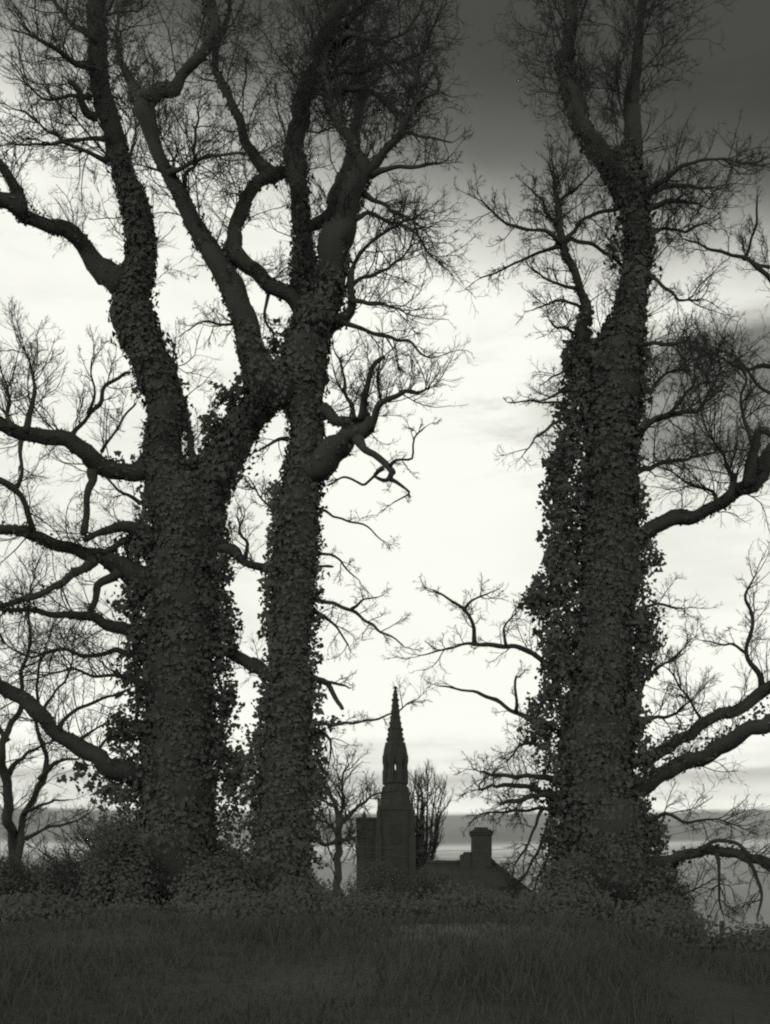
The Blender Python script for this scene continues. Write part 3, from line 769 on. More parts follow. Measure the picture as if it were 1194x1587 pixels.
LB = [
    ([(868, 378, 3.5), (850, 364, 3), (831, 357, 2.5), (800, 350, 2.2), (782, 346, 2), (767, 335, 1.8), (748, 312, 1.3)], (-.5, -1.2), 14, (.2, .5), .08),
    ([(868, 382, 3), (840, 391, 2.4), (808, 403, 2), (767, 422, 1.5), (744, 430, 1)], (-.5, .3), 8, (.15, .4), .0),
    ([(872, 374, 3.5), (895, 371, 3), (919, 376, 3), (945, 395, 3), (965, 412, 3)], (-.5, .1), 12, (.2, .6), .1),
    ([(876, 372, 3.5), (890, 358, 3), (907, 338, 3), (938, 323, 3), (965, 320, 3)], (-.5, 0), 14, (.2, .6), .1),
    ([(892, 447, 2.5), (862, 441, 2), (845, 432, 1.6), (828, 420, 1.2)], (-.3, -.8), 8, (.2, .5), .05),
    ([(905, 480, 2.5), (875, 468, 2), (850, 470, 1.5), (825, 480, 1)], (-.2, .5), 9, (.2, .5), .0),
    ([(905, 520, 3), (880, 512, 2.5), (862, 508, 2), (850, 498, 1.3)], (0, -.6), 8, (.2, .5), .1),
    ([(915, 545, 3), (890, 560, 2.5), (872, 575, 2), (850, 590, 1.2)], (0, -.6), 8, (.2, .5), .0),
    ([(862, 345, 3), (845, 325, 2.5), (835, 305, 2), (820, 290, 1.2)], (-.6, .2), 10, (.2, .5), .1),
    ([(863, 320, 2.5), (880, 300, 2), (900, 285, 1.6), (915, 268, 1)], (-.6, -.9), 8, (.2, .5), .1),
    # right side
    ([(990, 310, 6), (1006, 297, 5), (1033, 274, 4), (1059, 251, 3.5), (1082, 247, 2.5), (1110, 246, 2), (1143, 251, 1.3)], (0, -1.2), 22, (.3, .8), .10),
    ([(990, 325, 5), (1005, 308, 4), (1021, 294, 3.5), (1059, 289, 3), (1101, 293, 2)], (0, .8), 18, (.3, .8), .08),
    ([(992, 338, 5), (1010, 320, 4), (1033, 312, 4), (1060, 310, 3), (1080, 315, 2)], (0, -.5), 14, (.25, .7), .08),
    ([(1000, 370, 4), (1020, 362, 3), (1037, 357, 2.5), (1065, 357, 2.2), (1090, 345, 1.5)], (0, .7), 16, (.25, .7), .05),
    ([(998, 425, 4), (1015, 432, 3), (1037, 449, 2.5), (1055, 460, 2.2), (1082, 466, 1.3)], (0, -1.0), 12, (.25, .7), -.02),
    ([(985, 545, 4), (1000, 537, 3), (1030, 532, 3), (1058, 528, 2.2), (1072, 518, 1.3)], (0, -1.0), 9, (.25, .6), .05),
    ([(972, 690, 6), (990, 675, 5), (1011, 654, 5), (1048, 639, 4), (1085, 634, 3.2), (1104, 602, 2.5), (1118, 574, 2), (1112, 550, 1.2)], (0, -1.3), 34, (.35, .9), .08),
    ([(1040, 641, 3), (1060, 615, 2.5), (1075, 590, 2), (1080, 560, 1.3)], (-.6, 0), 14, (.3, .8), .1),
    ([(975, 735, 5), (1000, 728, 4), (1030, 715, 3), (1060, 712, 2.5), (1095, 700, 1.5)], (0, 1.0), 22, (.3, .8), .06),
    ([(985, 615, 4), (1010, 600, 3), (1030, 580, 2.5), (1055, 572, 2), (1080, 555, 1.2)], (0, .8), 22, (.3, .8), .08),
    ([(960, 850, 14), (985, 838, 12), (1011, 820, 11), (1044, 806, 11), (1085, 797, 10), (1127, 778, 10), (1160, 758, 12), (1178, 735, 14), (1196, 706, 15), (1250, 640, 12), (1310, 540, 8), (1350, 420, 4)], (0, -1.6), 20, (.3, .9), .10),
    ([(1160, 750, 8), (1164, 725, 8), (1167, 695, 7), (1174, 672, 6), (1190, 668, 5), (1215, 690, 4)], (-1.0, -1.3), 4, (.3, .6), .1),
    ([(1131, 775, 5), (1136, 755, 5), (1138, 736, 5)], (-.9, -1), 6, (.3, .8), .1),
    ([(1118, 782, 3), (1100, 760, 2.5), (1070, 752, 2), (1050, 735, 1.2)], (-.8, -.3), 14, (.3, .8), .06),
    ([(1148, 766, 3), (1130, 735, 2.5), (1120, 700, 2), (1095, 670, 1.3)], (-.9, -1.4), 22, (.35, .9), .06),
    ([(1180, 730, 4), (1165, 680, 3), (1150, 630, 2.5), (1155, 590, 2), (1140, 560, 1.3)], (-1, -.4), 22, (.35, .9), .06),
    # low right limbs
    ([(950, 1190, 12), (985, 1180, 9), (1020, 1172, 9), (1048, 1149, 9), (1085, 1125, 9), (1132, 1102, 10), (1174, 1079, 10), (1204, 1060, 10), (1270, 1010, 8), (1350, 930, 4)], (0, 1.0), 22, (.35, .9), .10),
    ([(955, 1230, 14), (1000, 1214, 12), (1039, 1195, 12), (1085, 1172, 13), (1123, 1153, 13), (1160, 1135, 13), (1204, 1114, 13), (1280, 1070, 10), (1380, 1000, 5)], (0, -1.5), 20, (.3, .9), .06),
    ([(1180, 1068, 4.5), (1178, 1051, 4), (1155, 1012, 3.2), (1169, 973, 3), (1164, 941, 2.8), (1155, 922, 2.3), (1172, 892, 1.3)], (.8, .2), 14, (.2, .6), .08),
    ([(1157, 1012, 2.5), (1138, 998, 2), (1115, 1000, 1.5), (1090, 994, 1)], (.6, 1), 6, (.2, .5), .04),
    ([(1092, 1122, 2.5), (1075, 1095, 2), (1058, 1070, 1.8), (1034, 1037, 1.2)], (.4, -.2), 12, (.2, .6), .05),
    ([(985, 1130, 4), (1010, 1115, 3), (1040, 1110, 2.5), (1070, 1085, 1.5)], (0, .9), 16, (.25, .7), .06),
    ([(985, 1080, 3), (1005, 1050, 2.5), (1030, 1030, 2), (1065, 1000, 1)], (0, -.9), 12, (.25, .7), .06),
    ([(985, 950, 3), (1015, 935, 2.4), (1040, 940, 1.8), (1060, 945, 1)], (0, -.6), 8, (.2, .5), .05),
    ([(970, 1352, 12), (1012, 1341, 9), (1039, 1333, 8), (1076, 1320, 8), (1104, 1319, 8), (1137, 1325, 8), (1164, 1329, 8), (1204, 1340, 8), (1270, 1365, 6), (1340, 1400, 3)], (0, -1.8), 22, (.3, .8), -.06),
    ([(1085, 1318, 3.5), (1100, 1308, 3), (1118, 1302, 3), (1141, 1307, 3), (1164, 1326, 3), (1195, 1350, 2)], (-.8, -1.4), 8, (.2, .6), .05),
    ([(1148, 1326, 4), (1162, 1338, 3.5), (1174, 1355, 3), (1179, 1385, 2.6), (1174, 1420, 1.6)], (-1.2, -1.4), 6, (.2, .6), -.06),
    ([(1110, 1322, 3), (1116, 1350, 2.5), (1112, 1385, 2), (1120, 1415, 1.2)], (-1.1, -.8), 8, (.2, .6), -.08),
    ([(1000, 1275, 3.5), (1035, 1262, 3), (1065, 1275, 2.4), (1100, 1268, 1.8), (1140, 1280, 1)], (0, -1), 16, (.25, .7), .05),
    ([(1010, 1372, 3), (1040, 1385, 2.4), (1065, 1380, 2), (1095, 1372, 1)], (0, -.7), 8, (.2, .5), .0),
    # left side
    ([(880, 1050, 6), (850, 1031, 4.5), (835, 1018, 4), (820, 1009, 4), (793, 1001, 4), (765, 1000, 4), (737, 1001, 3), (700, 1006, 2), (655, 1013, 1)], (0, -1.0), 12, (.2, .55), .05),
    ([(737, 1001, 3.2), (733, 973, 3), (719, 945, 2.6), (696, 927, 2), (672, 913, 1.3)], (-.7, -1.0), 8, (.2, .5), .08),
    ([(719, 947, 2.2), (730, 932, 2), (745, 925, 1.6), (760, 915, 1)], (-.8, -.4), 4, (.15, .4), .08),
    ([(785, 1000, 2.2), (780, 980, 2), (785, 965, 1.6), (800, 950, 1)], (-.5, -.2), 5, (.15, .4), .05),
    ([(860, 1128, 6), (828, 1115, 4), (798, 1102, 3.5), (756, 1079, 3), (723, 1069, 2.2), (682, 1064, 1.2)], (0, .8), 5, (.15, .4), .0),
    ([(800, 1103, 2.6), (800, 1075, 2.2), (801, 1048, 1.8)], (.3, .2), 3, (.15, .3), .05),
    ([(870, 1240, 6), (844, 1233, 4), (822, 1234, 4), (804, 1239, 4), (774, 1248, 2.5)], (0, -.8), 10, (.2, .5), -.05),
    ([(870, 1236, 6), (835, 1224, 4), (813, 1217, 4), (789, 1215, 4), (770, 1221, 3), (763, 1217, 2.5), (748, 1226, 2), (742, 1215, 1.6), (750, 1206, 1.4)], (0, .5), 12, (.2, .5), .0),
    ([(870, 1212, 5), (826, 1204, 3.5), (785, 1202, 3), (763, 1201, 2.5), (743, 1197, 1.6)], (0, -.9), 20, (.2, .5), .0),
    ([(870, 1258, 4), (844, 1254, 3), (820, 1256, 2.5), (796, 1256, 2.2), (778, 1257, 2), (745, 1262, 1.2)], (0, .7), 14, (.2, .5), -.08),
    ([(840, 1255, 2.6), (828, 1285, 2.2), (815, 1315, 2), (795, 1345, 1.2)], (0, -.7), 12, (.2, .6), -.1),
    ([(858, 1270, 2.6), (840, 1305, 2.2), (822, 1340, 2), (805, 1370, 1.2)], (0, .5), 14, (.2, .6), -.1),
    ([(865, 1300, 2.6), (850, 1330, 2.2), (835, 1360, 2), (825, 1390, 1.2)], (0, -.5), 14, (.2, .6), -.1),
    ([(850, 1160, 3), (825, 1150, 2.4), (805, 1160, 2), (785, 1180, 1.2)], (0, -.5), 10, (.2, .5), .0),
    ([(905, 645, 4), (881, 644, 3), (853, 662, 2.4), (826, 686, 1.5), (812, 706, 1)], (0, -1.0), 5, (.2, .5), -.03),
    ([(905, 622, 3), (881, 623, 2.2), (840, 625, 1.6), (788, 624, 1)], (0, .6), 4, (.15, .4), .0),
    ([(910, 600, 3), (880, 605, 2.4), (860, 612, 2), (842, 620, 1.2)], (0, -.4), 6, (.2, .5), .0),
    # towards and away from the viewer
    ([(950, 760, 16), (962, 690, 13), (975, 560, 9), (985, 420, 6), (990, 300, 3)], (.3, 4.5), 26, (.5, 1.1), .1),
]
for p, d, n, l, tr in LB:
    limb(t3, p, Y3, d, n=n, l=l, trop=tr)
auto_branches(t3, 't3', 15, (.9, 2.0), .016, (.80, .985), ntw=8, ltw=(.3, .9))
auto_branches(t3, 'sl', 13, (.7, 1.6), .014, (.15, .98), ntw=8, ltw=(.3, .8))
auto_branches(t3, 't3', 16, (.6, 1.5), .013, (.55, .8), ntw=7, ltw=(.2, .6))
auto_branches(t3, 'sm', 6, (.5, 1.2), .010, (.4, 1), ntw=7, ltw=(.2, .6))
ivy(t3, T3[:28], Y3, [(868, 730, 20, 40, 420), (862, 790, 24, 40, 480), (870, 850, 24, 34, 430), (875, 680, 16, 34, 260), (850, 925, 30, 18, 420),
                      (826, 935, 14, 14, 130), (872, 900, 24, 30, 320), (868, 985, 26, 34, 420), (855, 1040, 20, 26, 230), (845, 1085, 22, 26, 250),
                      (838, 1132, 22, 20, 260), (870, 1020, 20, 40, 280), (995, 970, 18, 40, 330), (1008, 1000, 14, 20, 150), (990, 1040, 14, 26, 160),
                      (1000, 880, 16, 14, 120), (1016, 872, 8, 5, 30), (988, 800, 12, 30, 150), (890, 560, 16, 26, 200), (882, 620, 14, 30, 180),
                      (985, 1130, 16, 30, 180), (855, 1240, 24, 26, 180), (862, 1310, 20, 40, 200), (1020, 1300, 16, 30, 180), (1030, 1370, 20, 40, 220),
                      (1005, 1180, 14, 20, 90), (890, 540, 12, 12, 100), (1003, 600, 8, 40, 90), (998, 340, 8, 30, 60), (955, 400, 8, 60, 90)], 760)
ivy(t3, [(p[0], p[1], p[2], p[3]) for p in SL[:8]], Y3, [], 420, (.04, .075))
ivy(t3, SM[:4], Y3, [], 420, (.045, .08))

fringe(t3, Y3, [(545, 880), (600, 880), (640, 876), (680, 872), (700, 860), (740, 848), (790, 842), (830, 846), (870, 850), (900, 834), (930, 810), (955, 832), (980, 846), (1010, 834), (1050, 846),
                (1090, 822), (1130, 812), (1160, 832), (1200, 846), (1250, 852), (1330, 850), (1400, 846)], 925, 13500)
fringe(t3, Y3, [(560, 1000), (640, 996), (700, 990), (780, 994), (820, 1000), (870, 1018), (900, 1000), (930, 1006), (960, 1020), (1000, 1024), (1030, 1002), (1060, 986), (1100, 988), (1150, 1000),
                (1220, 998), (1290, 1022), (1350, 1040), (1420, 1056)], 968, 6400)
for p in ([(930, 1330, 4), (893, 1200, 4), (868, 1100, 3.5), (880, 980, 3), (868, 850, 3), (872, 740, 2.5), (893, 640, 2), (900, 570, 1.2)],
          [(945, 1200, 4), (900, 1080, 3.5), (892, 960, 3), (850, 925, 2.5), (822, 934, 1.5)],
          [(930, 1000, 3), (898, 900, 3), (888, 800, 2.6), (862, 760, 2), (856, 710, 1)],
          [(950, 1250, 4), (990, 1120, 3.5), (985, 1030, 3), (1000, 960, 2.5), (992, 890, 1.6)]):
    limb(t3, p, Y3, (-.1, .15), name='ivy_stem', n=16, l=(.15, .4), trop=.02, m2=4, m3=2)
sprinkle(t3)
for a_, b_ in (((990, 1200), (1100, 1150)), ((1100, 1150), (1194, 1095)), ((1000, 1165), (1060, 1130)), ((1000, 1345), (1060, 1325))):
    k_ = 170
    q_ = RNG.uniform(0, 1, k_ // 6)[RNG.integers(0, k_ // 6, k_)]
    P_ = np.stack([px(a_[0] + (b_[0] - a_[0]) * v, a_[1] + (b_[1] - a_[1]) * v, Y3 - .3) for v in q_]) + RNG.normal(0, .07, (k_, 3)) - UP * .04
    link('ivy', leaves_mesh('ivy', P_, RNG.uniform(.03, .075, k_), RNG.normal(0, 1, (k_, 3)), ORIGIN[t3.name]), IVY, t3, kind='stuff')

# ============================ tree standing just outside the frame on the right: its branches reach into view
Y4 = 23.0
t4 = empty('bare_tree', tuple(px(1420, 1508, Y4)), 'bare tree beyond the right edge, only its branch tips reaching into the picture', 'tree')
limb(t4, [(1420, 1530, 46), (1418, 1400, 36), (1412, 1200, 32), (1405, 1000, 29), (1400, 800, 26), (1392, 600, 21), (1388, 400, 15), (1396, 200, 10), (1400, 20, 4)], Y4, name='trunk', key='t4', n=20, l=(.5, 1.3), tmin=.3)
for p, d, n, l, tr in [
    ([(1395, 640, 12), (1330, 560, 9), (1260, 500, 6), (1204, 458, 4.5), (1177, 430, 3.8), (1151, 403, 3.2), (1120, 388, 2.6), (1090, 380, 2), (1063, 366, 1.4)], (0, -1.2), 22, (.25, .7), .05),
    ([(1153, 404, 2.4), (1165, 370, 2.2), (1175, 340, 2), (1173, 303, 1.4)], (-.9, -1.2), 5, (.15, .4), .05),
    ([(1290, 520, 5), (1240, 470, 4), (1200, 420, 3), (1170, 408, 2), (1155, 380, 1.3)], (-.6, .6), 12, (.3, .7), .05),
    ([(1398, 720, 10), (1320, 660, 7), (1250, 600, 5), (1195, 565, 3.5), (1150, 572, 2.5), (1110, 560, 1.4)], (0, .8), 30, (.35, .9), .05),
    ([(1400, 820, 9), (1320, 720, 6), (1240, 650, 4), (1190, 600, 3), (1150, 560, 2), (1120, 540, 1.2)], (0, -1.2), 28, (.35, .9), .03),
    ([(1390, 520, 9), (1420, 430, 7), (1480, 330, 4), (1540, 240, 2)], (0, 1), 16, (.5, 1.1), .1),
    ([(1402, 900, 9), (1470, 820, 7), (1540, 760, 4)], (0, -1), 16, (.5, 1.1), .1)]:
    limb(t4, p, Y4, d, n=n, l=l, trop=tr)
auto_branches(t4, 't4', 12, (1.2, 2.6), .022, (.45, .97), ntw=7)

# ============================ slender twin-stemmed tree at the left edge
Y5 = 25.0
t5 = empty('bare_tree', tuple(px(22, 1508, Y5)), 'slender twin-stemmed bare tree at the left edge behind the lowest thick limb', 'tree')
limb(t5, [(14, 1530, 13), (14, 1340, 9), (14, 1259, 8), (9, 1185, 7), (12, 1140, 5), (28, 1085, 4), (35, 1030, 3), (50, 970, 2), (55, 900, 1)], Y5, name='trunk', key='t5', n=30, l=(.4, 1.1), tmin=.35)
for p, d, n, l, tr in [
    ([(35, 1530, 8), (35, 1333, 6), (36, 1274, 6), (46, 1250, 5), (63, 1207, 5.5), (66, 1166, 4), (60, 1111, 3), (62, 1050, 2.4), (75, 990, 1.4)], (0, .5), 26, (.4, 1.0), .06),
    ([(63, 1207, 4), (75, 1193, 3.5), (89, 1181, 3), (122, 1174, 1.6)], (.3, -.3), 5, (.2, .5), .05),
    ([(36, 1262, 3), (60, 1250, 2.4), (80, 1242, 2), (104, 1240, 1.2)], (.2, -.5), 3, (.2, .4), .0),
    ([(14, 1200, 4), (30, 1178, 3), (55, 1160, 2.2), (85, 1150, 1.2)], (0, .6), 9, (.3, .7), .05),
    ([(12, 1150, 4), (-20, 1100, 3), (-50, 1030, 2)], (0, -.6), 10, (.3, .8), .05),
    ([(60, 1110, 2.5), (90, 1070, 2), (110, 1030, 1.6), (115, 980, 1)], (.4, -.4), 14, (.3, .8), .05),
    ([(40, 1300, 3), (70, 1285, 2.4), (105, 1275, 2), (140, 1262, 1.2)], (0, -.5), 10, (.3, .7), .04)]:
    limb(t5, p, Y5, d, n=n, l=l, trop=tr)

# ============================ small tree by the church
Y6 = 46.0
t6 = empty('bare_tree', (px(524, 1500, Y6)[0], Y6, float(ground_z(px(524, 1500, Y6)[0], Y6))), 'small bare tree with round twiggy crown just left of the church', 'tree')
limb(t6, [(524, 1530, 9), (524, 1400, 7), (524, 1347, 6), (525, 1300, 6), (526, 1274, 6), (530, 1262, 4)], Y6, name='trunk', key='t6', n=6, l=(.8, 1.6), rf=2)
for p, d in [([(526, 1280, 4), (519, 1246, 3.2), (505, 1220, 2.8), (492, 1206, 2), (480, 1180, 1.2)], (0, -1)),
             ([(525, 1276, 4), (534, 1272, 3.5), (543, 1262, 3.2), (561, 1246, 2.6), (578, 1232, 1.6)], (0, 1)),
             ([(526, 1268, 3), (533, 1240, 2.5), (530, 1210, 2), (540, 1185, 1.2)], (0, 1.4)),
             ([(520, 1250, 2.5), (512, 1248, 2.2), (500, 1240, 1.8), (488, 1236, 1)], (-.4, .6)),
             ([(524, 1303, 3), (510, 1309, 2.5), (495, 1306, 2), (484, 1296, 1.2)], (0, -1.2)),
             ([(526, 1302, 3), (538, 1302, 2.5), (552, 1297, 1.4)], (0, .6)),
             ([(524, 1290, 2.6), (506, 1276, 2.2), (492, 1270, 1.3)], (0, .8))]:
    limb(t6, p, Y6, d, n=14, l=(.5, 1.3), trop=.06, rf=2.0, m3=3)

# ============================ poplar behind the church
Y7 = 192.0
zb = float(ground_z(4, Y7))
t7 = empty('poplar_tree', (px(655, 1500, Y7)[0], Y7, zb), 'broom-shaped bare poplar with upright branches right behind the church spire', 'tree')
limb(t7, [(652, 1530, 8), (652, 1420, 7), (653, 1340, 6), (654, 1280, 4), (655, 1228, 2)], Y7, name='trunk', key='t7', n=40, l=(2.0, 4), trop=.3, rf=3.6, m3=2)
for x0, x1, top, dd in [(640, 640, 1215, -2), (646, 648, 1205, 2), (660, 664, 1190, 0), (664, 676, 1208, -2), (668, 686, 1215, 2), (640, 628, 1222, 2), (636, 612, 1230, -1),
                        (634, 594, 1232, 1.5), (670, 690, 1236, 0), (632, 585, 1222, -2)]:
    limb(t7, [(652, 1400, 3), ((652 + x0) / 2, 1360, 3), (x0 * .7 + x1 * .3, 1310, 2.5), ((x0 + x1) / 2, 1270, 1.8), (x1, top + 16, .7)], Y7, (0, dd), n=22, l=(1.6, 3.4), trop=.35, rf=3.2, m2=5, m3=2, wob=.10)


# ============================ box / prism helpers for the buildings
def bm_boxes(name, boxes, mat, parent, o_=None, **props):
    """boxes (x0,x1,y0,y1,z0,z1) in world metres joined as ONE part, edges slightly chamfered by a bevel modifier"""
    V, F = [], []
    for x0, x1, y0, y1, z0, z1 in boxes:
        k = len(V)
        V += [(x0, y0, z0), (x1, y0, z0), (x1, y1, z0), (x0, y1, z0), (x0, y0, z1), (x1, y0, z1), (x1, y1, z1), (x0, y1, z1)]
        F += [(k, k + 3, k + 2, k + 1), (k + 4, k + 5, k + 6, k + 7), (k, k + 1, k + 5, k + 4), (k + 1, k + 2, k + 6, k + 5), (k + 2, k + 3, k + 7, k + 6), (k + 3, k, k + 4, k + 7)]
    me = bpy.data.meshes.new(name)
    o0 = ORIGIN[(o_ or parent).name]
    me.from_pydata([tuple(np.array(v) - o0) for v in V], [], F)
    o = link(name, me, mat, parent, **props)
    b = o.modifiers.new('bevel', 'BEVEL')
    b.width = .02
    b.segments = 1
    return o


def prism(name, prof, S, cx, cy, mat, parent, rot=0.0, o_=None):
    """stack of S-sided rings (radius, z)"""
    V, F = [], []
    for r, z in prof:
        for j in range(S):
            a = rot + 2 * math.pi * j / S
            V.append((cx + r * math.cos(a), cy + r * math.sin(a), z))
    for i in range(len(prof) - 1):
        for j in range(S):
            F.append((i * S + j, i * S + (j + 1) % S, (i + 1) * S + (j + 1) % S, (i + 1) * S + j))
    F.append(tuple(range(S - 1, -1, -1)))
    F.append(tuple((len(prof) - 1) * S + j for j in range(S)))
    me = bpy.data.meshes.new(name)
    o0 = ORIGIN[(o_ or parent).name]
    me.from_pydata([tuple(np.array(v) - o0) for v in V], [], F)
    return link(name, me, mat, parent)


# ============================ church
YC = 170.0
MP = YC / FPX                                # metres per photo pixel there
zc = lambda y: EYE + (HY - y) * MP
xc = lambda x: (x - CX) * MP
g = float(ground_z(xc(613), YC))
ch = empty('church', (xc(613), YC, g), 'stone church with slender crocketed spire rising between the trees', 'church')
cx0 = xc(613)
hw = 26 * MP
tow = bm_boxes('tower', [(cx0 - hw, cx0 + hw, YC - hw, YC + hw, g - .3, zc(1257))], STONE, ch)
bm_boxes('string_course', [(cx0 - hw - .14, cx0 + hw + .14, YC - hw - .14, YC + hw + .14, zc(1258), zc(1253))], STONE, tow, ch)
bm_boxes('string_course', [(cx0 - hw - .12, cx0 + hw + .12, YC - hw - .12, YC + hw + .12, zc(1318), zc(1314))], STONE, tow, ch)
for sx in (-1, 1):
    for sy in (-1, 1):
        bxc, byc = cx0 + sx * hw, YC + sy * hw
        bm_boxes('buttress', [(bxc - .38, bxc + .38, byc - .38, byc + .38, g - .3, zc(1300)), (bxc - .28, bxc + .28, byc - .28, byc + .28, zc(1300), zc(1270))], STONE, ch)
        prism('pinnacle', [(.30, zc(1270)), (.34, zc(1262)), (.22, zc(1258)), (.05, zc(1236))], 4, bxc, byc, STONE, ch, math.pi / 4)
# broach: from the square tower to the eight-sided belfry
prism('broach', [(27.5 * MP, zc(1254)), (24.5 * MP, zc(1238)), (22.8 * MP, zc(1223)), (18.5 * MP, zc(1218)), (18 * MP, zc(1214))], 8, cx0, YC, STONE, ch, math.pi / 8)
# open belfry: eight piers, sky shows through the facing pair of lancets
ro = 17.2 * MP / math.cos(math.pi / 8)
for j in range(8):
    a = math.pi / 8 + j * math.pi / 4
    prism('pier', [(.50, zc(1215)), (.50, zc(1197)), (.41, zc(1193)), (.41, zc(1186)), (.50, zc(1181)), (.50, zc(1172))], 8, cx0 + (ro - .26) * math.cos(a), YC + (ro - .26) * math.sin(a), STONE, ch, math.pi / 8)
prism('belfry_cornice', [(ro + .05, zc(1178)), (ro + .14, zc(1172)), (ro + .14, zc(1168)), (ro - .1, zc(1166))], 8, cx0, YC, STONE, ch, math.pi / 8)
prism('belfry_sill', [(ro + .05, zc(1216)), (ro + .12, zc(1212)), (ro + .02, zc(1208))], 8, cx0, YC, STONE, ch, math.pi / 8)
for j in range(4):
    a = math.pi / 2 * j
    prism('gablet', [(.30, zc(1172)), (.28, zc(1163)), (.05, zc(1150))], 4, cx0 + (14.5 * MP) * math.cos(a), YC + 14.5 * MP * math.sin(a), STONE, ch, 0)
sp = prism('spire', [(18.2 * MP, zc(1168)), (16.5 * MP, zc(1160)), (13.9 * MP, zc(1150)), (11.0 * MP, zc(1131)), (9.7 * MP, zc(1123)), (7.9 * MP, zc(1112)), (6.5 * MP, zc(1100)), (4.7 * MP, zc(1085)), (2.9 * MP, zc(1070))], 8, cx0, YC, STONE, ch, math.pi / 8)
for yy, rr in ((1157, 14.2), (1146, 12.2), (1138, 11.0), (1131, 10.2), (1121, 8.5), (1112, 7.4), (1103, 6.2), (1094, 5.3), (1085, 4.5), (1077, 3.5)):
    for j in range(8):
        a = math.pi / 8 + j * math.pi / 4
        r_ = rr * 1.1 * MP
        s_ = .10 if yy > 1120 else .08
        if yy in (1146, 1131, 1085):
            s_ *= 1.5
        prism('crocket', [(s_ * .5, zc(yy) - s_), (s_, zc(yy)), (s_ * 1.1, zc(yy) + s_ * .5), (s_ * .3, zc(yy) + s_ * 1.1)], 5, cx0 + r_ * math.cos(a), YC + r_ * math.sin(a), STONE, sp, j, ch)
prism('finial', [(.14, zc(1071)), (.12, zc(1068)), (.27, zc(1067)), (.29, zc(1065.2)), (.14, zc(1064.4)), (.06, zc(1063))], 8, cx0, YC, STONE, ch)
# flat-topped stair block to the left, nave behind
bl = bm_boxes('stair_block', [(xc(553), xc(587), YC - 1.6, YC + 1.5, g - .3, zc(1273))], STONE, ch)
bm_boxes('parapet', [(xc(552), xc(587.5), YC - 1.75, YC + 1.65, zc(1273.2), zc(1269))], STONE, bl, ch)
prism('pinnacle', [(.22, zc(1269)), (.3, zc(1266)), (.18, zc(1263)), (.05, zc(1259))], 6, xc(565), YC - 1.2, STONE, ch)
nx0, nx1, ny0, ny1 = xc(556), xc(682), YC + 2.2, YC + 26
na = bm_boxes('nave', [(nx0, nx1, ny0, ny1, g - .3, zc(1392))], STONE, ch)
rm = bpy.data.meshes.new('nave_roof')
apx, apz, ez = (nx0 + nx1) / 2, zc(1312), zc(1394)
vv = [(nx0 - .3, ny0 - .2, ez), (nx1 + .3, ny0 - .2, ez), (apx, ny0 - .2, apz), (nx0 - .3, ny1 + .2, ez), (nx1 + .3, ny1 + .2, ez), (apx, ny1 + .2, apz)]
rm.from_pydata([tuple(np.array(v) - ORIGIN[ch.name]) for v in vv], [], [(0, 1, 2), (5, 4, 3), (0, 2, 5, 3), (2, 1, 4, 5), (0, 3, 4, 1)])
link('nave_roof', rm, SLATE, ch)


def lancet(x, yf, z0, w, h, parent, thing):
    """recessed pointed window: stone frame and dark glazing"""
    n = 7
    pts = [(-w / 2, 0), (w / 2, 0), (w / 2, h * .62)] + [(w / 2 * math.cos(t) ** .8, h * .62 + h * .38 * math.sin(t)) for t in np.linspace(.2, math.pi / 2, n)] + \
          [(-w / 2 * math.cos(t) ** .8, h * .62 + h * .38 * math.sin(t)) for t in np.linspace(math.pi / 2 - .2, .2, n)] + [(-w / 2, h * .62)]
    k = len(pts)
    o0 = ORIGIN[thing.name]
    V = [(x + a * 1.3, yf - .08, z0 - .05 + b * 1.06) for a, b in pts] + [(x + a, yf - .08, z0 + b) for a, b in pts] + [(x + a, yf - .01, z0 + b) for a, b in pts] + [(x + a * 1.3, yf + .05, z0 - .05 + b * 1.06) for a, b in pts]
    F = []
    for i in range(k):
        j = (i + 1) % k
        F += [(i, j, k + j, k + i), (k + i, k + j, 2 * k + j, 2 * k + i), (j, i, 3 * k + i, 3 * k + j)]
    me = bpy.data.meshes.new('window')
    me.from_pydata([tuple(np.array(v) - o0) for v in V], [], F)
    wdw = link('window', me, STONE, parent)
    me = bpy.data.meshes.new('pane')
    me.from_pydata([tuple(np.array((x + a, yf - .012, z0 + b)) - o0) for a, b in pts], [], [tuple(range(k))])
    link('pane', me, GLASS, wdw)


for z in (zc(1310), zc(1360)):
    lancet(cx0, YC - hw, z, .9, 2.4, ch, ch)
lancet(xc(570), YC - 1.6, zc(1330), .7, 2.0, ch, ch)

# ============================ house with the chimney
YH = 62.0
MH = YH / FPX
zh = lambda y: EYE + (HY - y) * MH
xh = lambda x: (x - CX) * MH
hx0, hx1 = xh(590), xh(838)
gh = float(ground_z(xh(740), YH)) - .05
ho = empty('house', (xh(715), YH, gh), 'low hip-roofed house with tall brick chimney right of the church', 'house')
dpt = 5.6
wy0, wy1 = YH - dpt / 2, YH + dpt / 2
eave, ridge = zh(1408), zh(1337)
bm_boxes('wall', [(hx0 + .3, hx1 - .3, wy0 + .3, wy1 - .3, gh - .4, eave + .02)], BRICK, ho)
ins = xh(765)
rv = [(hx0, wy0, eave), (hx1, wy0, eave), (hx1, wy1, eave), (hx0, wy1, eave), (hx0 + 2.0, YH, ridge), (ins, YH, ridge)]
rv2 = [(a, b, c - .12) for a, b, c in rv[:4]]
rm = bpy.data.meshes.new('roof')
rm.from_pydata([tuple(np.array(v) - ORIGIN[ho.name]) for v in rv + rv2], [], [(0, 1, 5, 4), (1, 2, 5), (2, 3, 4, 5), (3, 0, 4), (6, 7, 1, 0), (7, 8, 2, 1), (8, 9, 3, 2), (9, 6, 0, 3), (9, 8, 7, 6)])
roof = link('roof', rm, SLATE, ho)


